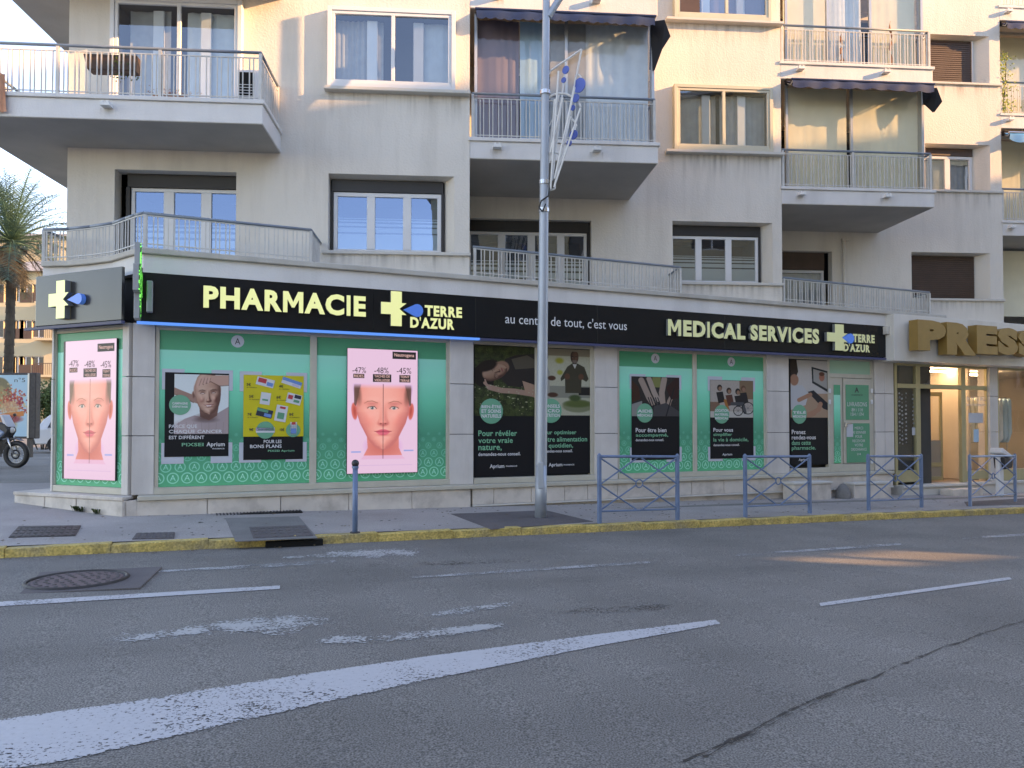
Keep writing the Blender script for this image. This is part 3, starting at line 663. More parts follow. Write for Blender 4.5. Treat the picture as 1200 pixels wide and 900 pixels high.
# --- second floor
x0, x1, z0, z1 = C2r[:4]; xb = x1-.3
shutter_box(x0, xb-.01, z1-.22, z1-.045, Y_C+.18, 'brown'); window('window', x0+.01, xb-.02, z0+.01, z1-.225, Y_C+.2, 2, .07, fr=[0, .52, 1], mull=.13, cur=[('curtain_grey', 0, 1)])
sill(at(BLD, 1085, 223, Y_C)[0], 12.98, z0, Y_C)
x0, x1, z0, z1 = C3r[:4]; xb = x1-.3
closed_shutter(x0, xb-.03, z0+.01, z1-.05, Y_C+.17); sill(at(BLD, 1085, 98, Y_C)[0], 12.98, z0, Y_C)
part('shutter_guide', MB().box(xb-.028, xb-.004, Y_C+.15, Y_C+.26, z0+.01, z1-.05), M['white_pvc'], bld)
def bay_window(o4, y, mat, fr, cur, brown=0.0, glass='glass'):
    """aluminium window standing a hand's width proud of the wall"""
    x0, x1, z0, z1 = o4[:4]; e = .07; p = y-.13
    mb = MB(); mb.box(x0-e, x0, p, y+.1, z0-e, z1+e).box(x1, x1+e, p, y+.1, z0-e, z1+e).box(x0, x1, p, y+.1, z1, z1+e).box(x0, x1, p, y+.1, z0-e, z0)
    box = part('window_surround', mb, M[mat], bld, bevel=.005)
    w_ = window('window', x0+.003, x1-.003, z0+.003, z1-.003, p+.015, 2, .05, mat, glass, fr=fr, mull=.06, cur=[])
    for c in cur: curtain(w_, 'curtain', x0+(x1-x0)*c[1], x0+(x1-x0)*c[2], z0+.05, z1-.05, y+.12, M[c[0]])
    for q in (.33, .72): part('inner_frame', MB().box(x0+(x1-x0)*q-.09, x0+(x1-x0)*q+.09, y+.02, y+.06, z0+.05, z1-.08), M['white_pvc'], w_, bevel=.01)
    if brown: part('brown_panel', MB().box(x0+.05, x0+(x1-x0)*brown, p+.012, p+.04, z0+.05, z1-.05), M['brown'], w_)
    return w_
bay_window(A2r, Y_A, 'white_pvc', [0, .51, 1], [('curtain_grey', .0, .42), ('curtain_white', .70, 1)], glass='glass')
sill(at(BLD, 381, 103)[0], .01, A2r[2]-.07, Y_A, .14)
bay_window(B2r, Y_B, 'cream_alu', [0, .5, 1], [('curtain_grey', .0, .45), ('curtain_grey', .5, 1)])
sill(at(BLD, 779, 178, Y_B)[0], 6.52, B2r[2]-.07, Y_B, .14)
bay_window(B3r, Y_B, 'cream_alu', [0, .54, 1], [('curtain_mauve', .3, 1)], brown=.24)
sill(at(BLD, 779, 25, Y_B)[0], 6.52, B3r[2]-.07, Y_B, .14)
bay_window(A2l, Y_A, 'white_pvc', [0, .52, 1], [('curtain_grey', .08, .42), ('curtain_white', .55, .98)])

# --- balconies: slab (part of the building) with its drain spouts
M['darker_soffit'] = pmat('soffit_grey_brown', (.42, .385, .35), .9, .1, 1.5, .2, 40)
SOF = {1: 4.0, 2: 6.18, 3: 8.80, 4: 11.45}
def spout(o, x, y, z): part('drain_spout', MB().xprism([(x-.07, z-.035), (x+.07, z-.035), (x+.05, z+.04), (x+.025, z+.04), (x+.025, z+.01), (x-.025, z+.01), (x-.025, z+.04), (x-.05, z+.04)], y-.13, y), M['white_tube'], o)
def slab(pts, lvl, spouts):
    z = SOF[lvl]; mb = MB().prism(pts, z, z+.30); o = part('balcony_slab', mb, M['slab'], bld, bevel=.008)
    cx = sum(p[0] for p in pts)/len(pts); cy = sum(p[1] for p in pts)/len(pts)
    part('soffit', MB().prism([(p[0]+(.02 if p[0] < cx else -.02), p[1]+(.02 if p[1] < cy else -.02)) for p in pts], z-.006, z-.001), M['darker_soffit'], o)  # thin underside sheet, browner and darker than the slab
    # thin projecting nosing on top
    lip = [(p[0]+(.03 if p[0] > cx else -.03), p[1]-(.03 if p[1] < cy else 0)) for p in pts]
    part('nosing', MB().prism(lip, z+.302, z+.365), M['slab'], o, bevel=.006)
    for x, y in spouts: spout(o, x, y, z+.20); runoff(x-.12, x+.12, z+.17, y, .165)
UA2 = at(BLD, 308, 116, -1.22)[0]
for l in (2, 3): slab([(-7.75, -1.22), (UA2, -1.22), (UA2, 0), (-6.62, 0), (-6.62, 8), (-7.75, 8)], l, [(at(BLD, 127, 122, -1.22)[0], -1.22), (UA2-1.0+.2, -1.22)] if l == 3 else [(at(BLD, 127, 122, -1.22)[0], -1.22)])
UB = at(BLD, 771, 160, 0)[0]; UC = at(BLD, 1095, 230, Y_B)[0]
print('UA2,UB,UC', UA2, UB, UC)
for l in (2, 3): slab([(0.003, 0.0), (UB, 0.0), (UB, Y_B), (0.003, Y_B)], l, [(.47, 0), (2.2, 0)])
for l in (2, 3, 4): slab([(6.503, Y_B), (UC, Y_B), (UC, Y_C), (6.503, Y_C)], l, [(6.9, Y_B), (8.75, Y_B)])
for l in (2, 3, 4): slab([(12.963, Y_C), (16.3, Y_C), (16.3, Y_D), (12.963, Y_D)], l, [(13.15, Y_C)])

# --- railings: each a thing, every baluster its own object
def railing(label, pts, z0, zt, posts, frame=BLD, gap=.085, a=.06, b=.10, mat_h='rail_blue', hr=.024, group='steel balustrades of the balconies and terraces', end=True):
    t = thing('balustrade', label, 'balustrade', frame, group=group)
    mb = MB().path([(p[0], p[1], zt) for p in pts], hr, 8); part('handrail', mb, M[mat_h], t, smooth=True)
    mb = MB()
    for p, q in zip(pts, pts[1:]):
        for zz in (zt-gap, z0+.06): mb.tube((p[0], p[1], zz), (q[0], q[1], zz), .011, seg=4)
    part('lower_rail', mb, M['rail'], t)
    zlo = z0+.0; me = MB().box(-.008, .008, -.008, .008, zlo, zt-gap).mesh('baluster', M['rail'])
    pm = MB().box(-.022, .022, -.022, .022, z0-.02, zt-.02).mesh('post', M['rail'])
    for p, q in zip(pts, pts[1:]):
        L = math.hypot(q[0]-p[0], q[1]-p[1]); s = .05; k = 0
        while s < L-.03:
            f = s/L; link('baluster', me, t, (p[0]+(q[0]-p[0])*f, p[1]+(q[1]-p[1])*f, 0)); s += a if k % 2 else b; k += 1
    for p in posts: link('post', pm, t, (p[0], p[1], 0))
    return t
zr = {2: 7.33, 3: 9.95, 4: 12.6}
def zs(l): return SOF[l]+.365
q = .05
railing('grey balustrade of the long corner balcony with a flower box hanging inside', [(-7.7, 7.9), (-7.7, -1.22+q), (UA2-q, -1.22+q), (UA2-q, -.02)], zs(2), 7.30, [(-7.7, -1.17), (at(BLD, 68, 60, -1.17)[0], -1.17), (at(BLD, 188, 60, -1.17)[0], -1.17), (UA2-q, -1.17), (UA2-q, -.05)], mat_h='rail_blue')
railing('balustrade of the balcony glazed in behind mauve and pale blue curtains', [(.03, q), (UB-q, q), (UB-q, Y_B-.03)], zs(2), 7.33, [(.05, q), (UB-q, q)])
railing('balustrade of the balcony with cream blinds, below the frilled navy awning', [(6.53, Y_B+q), (UC-q, Y_B+q), (UC-q, Y_C-.03)], zs(2), 7.33, [(6.55, Y_B+q), (at(BLD, 1001, 200, Y_B)[0], Y_B+q), (UC-q, Y_B+q)])
railing('balustrade of the sunlit balcony at the top, above the navy awning', [(6.53, Y_B+q), (UC-q, Y_B+q), (UC-q, Y_C-.03)], zs(3), 9.95, [(6.55, Y_B+q), (UC-q, Y_B+q)])
for l, tx in ((2, 'balustrade at the right edge, under the bright blue awning'), (3, 'balustrade with climbing plants at the right edge of the photo'), (4, 'topmost balustrade at the right edge of the photo')):
    railing(tx, [(12.98, Y_C+q), (16.2, Y_C+q)], zs(l), zr[l], [(13.0, Y_C+q)])
# ---------------------------------------------------------------- terrace slab and coping over the shops
curve_w = [(-7.33, 11.62), (-6.9, 11.58), (-6.5, 11.45), (-6.05, 11.25), (-5.7, 10.97), (-5.48, 10.80), (-5.36, 10.71)]
endw = SHOP.world(16.95, -.28)
def world_poly(inset):
    pts = []
    for x, y in curve_w[:-1]: pts.append((x, y+inset))
    pts.append(SHOP.world(.13+inset*.6, -.28+inset)); pts.append(SHOP.world(16.95, -.28+inset))
    pts += [BLD.world(12.5, 8.8), BLD.world(-6.5, 8.8)]
    return pts
ter = thing('terrace_roof', 'pale concrete terrace edge with dark stained coping above the pharmacy sign', 'terrace', loc=(0, 0, 0))
part('fascia_band', MB().prism(world_poly(.06), 3.80, 4.06), M['slab'], ter)
part('coping', MB().prism(world_poly(0), 4.062, 4.15), M['coping'], ter, bevel=.012)
def curve_shop(off=.07): return [SHOP.loc(x, y+off) for x, y in curve_w[:-1]]
cs = curve_shop()
x363 = at(SHOP, 364, 300, -.2)[0]; rA = SHOP.loc(*BLD.world(BLD.loc(*SHOP.world(x363, -.2))[0], -.02))
p0 = SHOP.loc(-7.36, 12.2)
railing('curved terrace balustrade at the building corner above the pharmacy sign', [p0]+cs+[(.16, -.2), (x363, -.2), rA], 4.16, 4.66, [cs[0], (.18, -.2), (x363, -.2)], frame=SHOP, gap=.03, a=.055, b=.085)
x553 = SHOP.loc(*BLD.world(.05, 0.0))[0]+.02; x798 = at(SHOP, 797, 320, -.2)[0]; rB = SHOP.loc(*BLD.world(BLD.loc(*SHOP.world(x798, -.2))[0], Y_B-.02))
railing('low balustrade of the terrace behind the lamp post', [(x553, -.17), (x798, -.2), rB], 4.16, 4.66, [(x553+.03, -.17), (x798, -.2)], frame=SHOP, gap=.03)
x920 = SHOP.loc(*BLD.world(6.55, Y_B))[0]+.02; x1090 = at(SHOP, 1089, 350, -.2)[0]; rC = SHOP.loc(*BLD.world(BLD.loc(*SHOP.world(x1090, -.2))[0], Y_C-.02))
railing('low balustrade of the terrace left of the gold lettered shop sign', [(x920, -.2), (x1090, -.2), rC], 4.16, 4.66, [(x920+.03, -.2), (x1090, -.2)], frame=SHOP, gap=.03)

# ---------------------------------------------------------------- pharmacy shop front
shop = thing('pharmacy_shopfront', 'stone clad pharmacy front with green filmed windows on a low plinth', 'shopfront', SHOP)
MS = Matrix.Translation((SHOP.ox, SHOP.oy, 0)) @ Matrix.Rotation(SHOP.a, 4, 'Z'); ML = Matrix.Translation((LEFT.ox, LEFT.oy, 0)) @ Matrix.Rotation(LEFT.a, 4, 'Z')
def onleft(o): o.matrix_local = MS.inverted() @ ML; return o
def X(px, y=0.0): return at(SHOP, px, 500, y)[0]
ZP, ZW0, ZW1, ZH = .58, .68, 3.02, 3.09
back = MB().box(.12, 17.0, .2, .25, 0, 3.9); part('back_wall', back, M['joint'], shop)
onleft(part('back_wall', MB().box(.45, 1.98, .2, .25, 0, 3.9).box(.38, .45, .2, 4, 0, 3.9), M['joint'], shop))
# stone panels: pillars
def panels(px0, px1, cols=1, x0=None, x1=None, left=False):
    a = X(px0) if x0 is None else x0; b = X(px1) if x1 is None else x1
    for c in range(cols):
        for z0, z1 in ((ZP, 1.435), (1.445, 2.30), (2.31, ZH)):
            xa, xb = a+(b-a)*c/cols, a+(b-a)*(c+1)/cols; j = random.uniform(-.003, .003)
            o = part('stone_panel', MB().box(xa+.003, xb-.003, j, .19, z0, z1), M['limestone'], shop, bevel=.004)
            if left: onleft(o)
panels(0, 0, 1, .03, X(181)); panels(527, 555); panels(697, 724); panels(899, 925); panels(1026, 1048, 2)
panels(0, 0, 1, 1.93, 2.07, True); panels(0, 0, 1, .38, .425, True)
# plinth: separate stones; right part stands on a shadow gap
jx = [150, 244, 330, 410, 484, 553]
def plinth_stones(jx, zlo):
    for a, b in zip(jx, jx[1:]):
        xa = X(a, -.2) if a > 150 else .1; xb = X(b, -.2)
        part('plinth_stone', MB().box(xa+.004, xb-.004, -.155+random.uniform(-.004, .004), .1, zlo if zlo else base((xa+xb)/2)-.12, ZP-.075), M['plinth'], shop, bevel=.006)
plinth_stones(jx, None)
plinth_stones([555, 580, 624, 663, 690, 725, 774, 812, 850, 880, 925, 960, 1000, 1048], .235)
part('plinth_rail', MB().box(X(555, -.2), X(1048, -.2), -.175, -.1, .205, .232), M['sill'], shop, bevel=.004)
part('plinth_foot', MB().box(X(555, -.2), X(1048, -.2), -.10, .1, -.25, .20), M['plinth'], shop)
part('plinth_sill', MB().box(.12, X(1048, -.2), -.20, .19, ZP-.07, ZP-.003), M['shop_frame'], shop, bevel=.008)
for a, b in ((-.15, .55), (.56, 1.25), (1.26, 2.22)):
    onleft(part('plinth_stone', MB().box(a, b-.006, -.20, .1, .0, ZP-.06), M['plinth'], shop, bevel=.008))
onleft(part('plinth_ledge', MB().prism([(-.15, -.22), (2.24, -.22), (2.05, .19), (.1, .19), (-.15, 1.2)], ZP-.058, ZP-.004), M['plinth'], shop, bevel=.008))
onleft(part('plinth_stone', MB().box(-.148, 0.1, .1, 1.2, .0, ZP-.06), M['plinth'], shop))
part('plinth_corner', MB().prism([(-.02, -.19), (.11, -.16), (.11, .1), (-.02, .1)], -.1, ZP-.06), M['plinth'], shop)
# window frames
def fr_box(a, b, z0, z1, y=.03, left=False, mat='shop_frame', nm='window_frame', d=.1):
    o = part(nm, MB().box(a, b, y, y+d, z0, z1), M[mat], shop, bevel=.004)
    return onleft(o) if left else o
for a, b in ((181, 186), (363, 371), (523, 527), (692, 697), (724, 726), (812.5, 817), (896, 899)): fr_box(X(a, .03), X(b, .03), ZW0-.04, ZW1+.02)
fr_box(X(627, .03), X(630, .03), ZW0-.04, ZW1+.02)
for a, b in ((181, 527), (555, 697), (724, 899), (925, 971)):
    fr_box(X(a, .03), X(b, .03), ZP+.0, ZW0-.002, .0, d=.15); fr_box(X(a, .03)+.002, X(b, .03)-.002, ZW1-.01, ZH-.01, .035)
fr_box(.425, 1.93, ZP, ZW0-.002, .01, True, d=.15); fr_box(.425, 1.93, ZW1-.01, ZH-.01, .035, True); fr_box(.425, .44, ZW0, ZW1-.012, .03, True)
# green film prints on the glass
def film(name, W, H, pitch, seed=0):
    r = Ras(W, H); stops = [(0, (14, 144, 108)), (.125, (14, 144, 108)), (.13, (108, 204, 182)), (.28, (84, 204, 176)), (.45, (30, 186, 152)), (.68, (4, 140, 112)), (.85, (4, 150, 114)), (1, (8, 164, 120))]
    t = r.Y/H; xs = [s[0] for s in stops]
    for c in range(3): r.a[..., c] = np.interp(t, xs, [s[1][c] for s in stops])
    for k, (yy, rr, al) in enumerate(((.945, 5.0, .5), (.875, 4.6, .4), (.81, 3.9, .26), (.755, 3.0, .18), (.71, 2.0, .12), (.67, 1.4, .08))):
        sc = pitch/13.0; x = pitch*(.5 if k % 2 else 0)
        while x < W+pitch:
            R_ = rr*sc; cy = yy*H; d = np.abs(np.hypot(r.X-x, r.Y-cy)-R_); r.mix(np.clip(1.1*sc*.5-d+.5, 0, 1)*al, (200, 240, 225))
            for dx in (-1, 1): r.line([(x, cy-R_*.5), (x+dx*R_*.42, cy+R_*.45)], .9*sc, (220, 245, 235), al)
            r.line([(x-R_*.2, cy+R_*.12), (x+R_*.2, cy+R_*.12)], .7*sc, (220, 245, 235), al); x += pitch
    return r.mat(name, coat=.3, gain=1.1)
for i, (a, b) in enumerate(((186, 363), (371, 523), (726, 812.5), (817, 896))):
    xa, xb = X(a, .06), X(b, .06); wd = xb-xa; o = sheet('window_pane', xa, xb, ZW0, ZW1, .06, film('green_film_%d' % i, int(300*wd), 700, 700*.187/2.34*1.05), shop, .01)
onleft(sheet('window_pane', .44, 1.93, ZW0, ZW1, .06, film('green_film_corner', 480, 700, 58), shop, .01))
def logo_disc(px, py, r, y=.056):
    x, z = at(SHOP, px, py, y); mb = MB().tube((x, y, z), (x, y+.003, z), r, seg=24); o = part('logo_disc', mb, M['poster_white'], shop)
    lettering('A', x-r*.42, x+r*.42, z-r*.5, z+r*.5, y-.001, 0, M['t_dark'], o, bold=.0)
for px, py in ((278.5, 400), (768, 420), (857, 424)): logo_disc(px, py, .095)
# delivery door at the right of the pharmacy
xd0, xd1 = X(971, .03), X(1024, .03); zt = at(SHOP, 996, 443, .03)[1]
fr_box(xd0, xd0+.05, ZP, ZH); fr_box(xd1-.06, xd1, ZP, ZH); fr_box(xd0+.05, xd1-.06, zt, zt+.09); fr_box(xd0+.05, xd1-.06, ZP, ZP+.16, .025); fr_box(xd0+.05, xd1-.06, ZW1, ZH)
sheet('fanlight_pane', xd0+.05, xd1-.06, zt+.09, ZW1, .07, pmat('mint_film', (.25, .50, .37), .3, .02, 3, coat=.5), shop)
part('side_panel', MB().box(xd0+.052, X(988, .03), .045, .1, ZP+.16, zt), M['shop_frame'], shop, bevel=.004)
psheet(SHOP, 'green_strip', 977, 984.6, 451, 543, .035, film('strip_film', 64, 700, 60), shop)
dl = part('delivery_door', MB().box(X(989, .03), xd1-.062, .03, .1, ZP+.17, zt-.01), M['shop_frame'], shop, bevel=.006)
g1 = psheet(SHOP, 'green_panel', 991, 1018, 451, 492, .022, M['green_deep'], dl); g2 = psheet(SHOP, 'green_panel', 992, 1019, 496, 542, .022, M['green_deep'], dl)
tx = lambda s, a, b, c, d, m='t_white', f=SHOP, y=.019, p=dl, **k: ptxt(f, s, a, b, c, d, y, M[m], p, **k)
tx('LIVRAISONS', 993, 1016, 471.3, 476.2, bold=.0); tx('8H / 11H', 998, 1011, 478.2, 482.3, bold=.0); tx('15H / 17H', 997, 1012, 483.5, 487.4, bold=.0); tx('PHARMACIE', 998, 1011, 462, 464, 't_dark', bold=0); tx('A', 1001.5, 1006.5, 454, 460, 't_dark', bold=.03)
for i, s in enumerate(('MERCI', 'DE SONNER', 'POUR', 'RECEVOIR', 'VOTRE', 'ORDONNANCE', '24')):
    hw = .85*len(s)+.6; c_ = 1006.5; tx(s, c_-hw, c_+hw, 500+i*5.0-(0 if i < 6 else -1), 503.2+i*5.0, bold=0)
psheet(SHOP, 'paper_notice', 992, 999.6, 497, 512, .014, M['poster_white'], dl); hx, hz = at(SHOP, 991, 496, .0)
part('door_handle', MB().box(hx-.03, hx+.02, -.03, .03, hz-.08, hz+.02).box(hx-.03, hx+.14, -.045, -.02, hz-.02, hz+.015), M['chrome'], dl, bevel=.006)
for py in (458, 471, 541): xx, z = at(SHOP, 1022, py, .0); part('hinge', MB().box(xx-.02, xx+.035, .0, .03, z-.05, z+.05), M['white_pvc'], dl, bevel=.008)
for py in (458, 471): xx, z = at(SHOP, 973, py, .0); part('hinge', MB().box(xx-.03, xx+.03, .0, .03, z-.05, z+.05), M['white_pvc'], shop, bevel=.008)

# stone blocks and the rounded stone at the foot of the plinth
def st(name, label, cat, mb, mat, bevel=.01): o = part(name, mb, M[mat], bevel=bevel); o.location = (SHOP.ox, SHOP.oy, 0); o.rotation_euler = (0, 0, SHOP.a); return tag(o, label, cat)
def blk(px0, px1, pyt, y0, y1, label):
    a, zt_ = at(SHOP, px0, pyt, y0); b = at(SHOP, px1, pyt, y0)[0]; t = thing('stone_block', label, 'stone block', SHOP)
    part('block', MB().box(a, b, y0, y1, -.3, zt_-.05), M['plinth'], t, bevel=.012); part('top_slab', MB().box(a-.02, b+.02, y0-.02, y1, zt_-.048, zt_), M['sill'], t, bevel=.008)
blk(930.5, 974.5, 565.5, -.5, -.18, 'stone block with pale top under the laptop poster'); blk(1001, 1043, 566, -.45, -.18, 'wide low stone block below the green delivery door')
xr, zr_ = at(SHOP, 988, 572, -.36)
o = part('rounded_stone', MB().sphere((xr, -.36, base(xr)+.02), .2, 14, 10, (.85, .7, 1.45)), M['patch_grey'], smooth=True); o.location = (SHOP.ox, SHOP.oy, 0); o.rotation_euler = (0, 0, SHOP.a); tag(o, 'dark rounded guard stone between the two stone blocks', 'guard stone')

# ---------------------------------------------------------------- pharmacy fascia sign, main face and corner face
sign = thing('pharmacy_sign', 'long black fascia sign reading PHARMACIE and MEDICAL SERVICES with blue light strip', 'sign', SHOP)
YF = -.21; ZF0, ZF1 = 3.105, 3.865; XE = at(SHOP, 1047, 400, YF)[0]; x0 = .14
cuts = [x0, X(437, YF), X(557, YF), X(700, YF), X(850, YF), XE]
for a, b in zip(cuts, cuts[1:]): part('sign_panel', MB().box(a+.002, b-.002, YF+random.uniform(-.001, .001), YF+.06, ZF0, ZF1), M['fascia'], sign, bevel=.003)
part('sign_soffit', MB().box(x0, XE, YF+.062, .1, ZF0-.012, ZF0+.02).box(XE-.03, XE, YF+.062, 0, ZF0+.02, ZF1), M['fascia'], sign)
xl = X(562, YF); part('light_strip', MB().box(x0-.05, xl, YF-.012, YF+.05, ZF0-.052, ZF0-.014), M['led_on'], sign); part('light_strip', MB().box(xl+.002, XE-.01, YF-.012, YF+.05, ZF0-.052, ZF0-.014), M['led_dim'], sign)
def letters(s, a, b, c, d, m, dep=.05, f=SHOP, y=YF-.004, p=None, **k):
    return ptxt(f, s, a, b, c, d, y, M[m], p or sign, dep, name='letter', split=True, side=M['return'], **k)
letters('PHARMACIE', 239, 427.5, 341.3, 366.6, 'lime', bold=.045); letters('TERRE', 497.5, 540.5, 359.2, 371.6, 'lime', bold=.045, dep=.03)
letters("D'AZUR", 480.5, 531.5, 372.4, 385.6, 'lime', bold=.045, dep=.03); letters('MEDICAL SERVICES', 781, 957, 380, 398.6, 'lime2', bold=.05, dep=.06)
letters('TERRE', 998, 1023, 392.2, 401.8, 'lime2', bold=.05, dep=.04); letters("D'AZUR", 987, 1017.5, 403.3, 412.6, 'lime2', bold=.05, dep=.04)
letters("au centre de tout, c'est vous", 592, 734.5, 371.8, 384.6, 'white_sign', dep=.004, bold=.012)
def cross(f, px0, px1, py0, py1, dpx0, dpx1, dpy0, dpy1, y, dep, m, parent, fixl=None):
    xm = (px0+px1)/2; xa = at(f, px0, py0, y)[0]; xb = at(f, px1, py0, y)[0]; zb = at(f, xm, py0, y)[1]; za = at(f, xm, py1, y)[1]
    U = lambda u, v: (xa+(xb-xa)*u, za+(zb-za)*v)
    pts = [U(*q) for q in ((.33, 0), (.70, 0), (.70, .33), (.86, .33), (.62, .50), (.86, .67), (.70, .67), (.70, 1), (.33, 1), (.33, .67), (0, .67), (0, .33), (.33, .33))]
    a = [(x, z) for x, z in pts]; k = len(a)
    mb = MB(); mb.xprism(a, y-dep, y); me = mb.mesh('cross_emblem', M[m]); me.materials.append(M['return'])
    for p_ in me.polygons:
        if abs(p_.normal.y) < .5: p_.material_index = 1
    o = link('cross_emblem', me, parent)
    xa = at(f, dpx0, dpy0, y)[0]; xb = at(f, dpx1, dpy0, y)[0]; xm = (dpx0+dpx1)/2; zb = at(f, xm, dpy0, y)[1]; za = at(f, xm, dpy1, y)[1]; zc = (za+zb)/2; r_ = (zb-za)/2; cx = xb-r_*.95
    pts = [(xa, zc)]+[(cx+r_*.95*math.cos(R(t)), zc+r_*math.sin(R(t))) for t in range(-110, 111, 20)]
    o2 = part('drop_emblem', MB().xprism(pts, y-dep*.8, y), M['blue_sign'], parent)
    return [o, o2]
cross(SHOP, 445.6, 480, 342, 382.5, 472, 495, 356.5, 371.5, YF-.004, .06, 'lime', sign); cross(SHOP, 966, 994, 380.5, 411, 984, 998.5, 391, 402.5, YF-.004, .07, 'lime2', sign)
x, z = at(SHOP, 1041, 387, YF-.1); part('camera_box', MB().box(x-.06, x+.06, YF-.12, YF-.002, z-.09, z+.09).box(x+.06, x+.12, YF-.09, YF-.05, z, z+.03), M['sill'], sign, bevel=.01)
csign = thing('corner_sign', 'charcoal corner fascia with illuminated cross emblem around the left corner', 'sign', LEFT)
xa, xb = at(LEFT, 34, 350, YF)[0], 2.165
part('sign_panel', MB().prism([(xa+.16, YF), (xb, YF), (xb, YF+.05), (xa+.2, YF+.05), (xa+.05, YF+.2), (xa+.0, 1.0), (xa-.05, 1.0), (xa, YF+.16)], ZF0, ZF1), M['fascia_grey'], csign, bevel=.003)
part('sign_soffit', MB().prism([(xa+.05, YF+.06), (xb-.03, YF+.06), (1.98, .1), (xa+.1, .6)], ZF0-.012, ZF0+.02), M['fascia'], csign)
part('light_strip', MB().prism([(xa-.08, YF-.02), (xb+.02, YF-.02), (xb+.02, YF+.04), (xa-.02, YF+.04)], ZF0-.055, ZF0-.015), M['led_dim'], csign)
cross(LEFT, 64, 91, 330, 374, 84, 101, 345, 357.5, YF-.004, .09, 'lime', csign)
# perpendicular illuminated cross at the corner, seen edge on
M['return_grey'] = pmat('grey_sign_casing', (.30, .32, .33), .45, .05, 5)
ps = thing('projecting_cross_sign', 'narrow grey projecting pharmacy cross seen edge on with green lights', 'sign', SHOP)
xs_ = X(160, -.5)
def yz(pts, x0_, x1_):
    mb = MB(); k = len(pts); mb.v = [(x0_, y, z) for y, z in pts]+[(x1_, y, z) for y, z in pts]
    mb.f = [tuple(range(k)), tuple(range(2*k-1, k-1, -1))]+[(i, k+i, k+(i+1) % k, (i+1) % k) for i in range(k)]; return mb
zt_, zb_ = at(SHOP, 163, 289, -.5)[1], at(SHOP, 163, 376, -.5)[1]; hh = zt_-zb_; y0, y1 = -1.05, -.27; wd = y1-y0
cp = [(y0+wd*a, zb_+hh*b) for a, b in ((.33, 0), (.67, 0), (.67, .33), (1, .33), (1, .67), (.67, .67), (.67, 1), (.33, 1), (.33, .67), (0, .67), (0, .33), (.33, .33))]
part('cross_body', yz(cp, xs_-.035, xs_+.035), M['return_grey'], ps, bevel=.004)
gm, gt, gb = new_mat('green_led_matrix'); N, L = gt.nodes.new, gt.links.new
gg = N('ShaderNodeNewGeometry'); vo = N('ShaderNodeTexVoronoi'); vo.inputs['Scale'].default_value = 45; vo.inputs['Randomness'].default_value = 0; L(gg.outputs['Position'], vo.inputs['Vector'])
no = N('ShaderNodeTexWhiteNoise'); L(vo.outputs['Position'], no.inputs['Vector']); cm = N('ShaderNodeMath'); cm.operation = 'GREATER_THAN'; cm.inputs[1].default_value = .55; L(no.outputs[0], cm.inputs[0])
cmm = N('ShaderNodeMath'); cmm.operation = 'LESS_THAN'; cmm.inputs[1].default_value = .42; L(vo.outputs['Distance'], cmm.inputs[0]); ml = N('ShaderNodeMath'); ml.operation = 'MULTIPLY'; L(cm.outputs[0], ml.inputs[0]); L(cmm.outputs[0], ml.inputs[1])
gb.inputs['Base Color'].default_value = (.01, .03, .015, 1); gb.inputs['Emission Color'].default_value = (0, .7, .12, 1); L(ml.outputs[0], gb.inputs['Emission Strength'])
cp2 = [(y*.94+.06*(y0+y1)/2, z*.97+.03*(zt_+zb_)/2) for y, z in cp]; part('light_matrix', yz(cp2, xs_+.037, xs_+.045), gm, ps)
part('bracket', MB().box(xs_-.02, xs_+.04, -.27, -.2, zb_+hh*.4, zb_+hh*.6), M['iron'], ps)
part('control_box', MB().box(xs_+.10, xs_+.18, -.34, -.214, zb_+hh*.15, zb_+hh*.58), M['return_grey'], ps, bevel=.01)

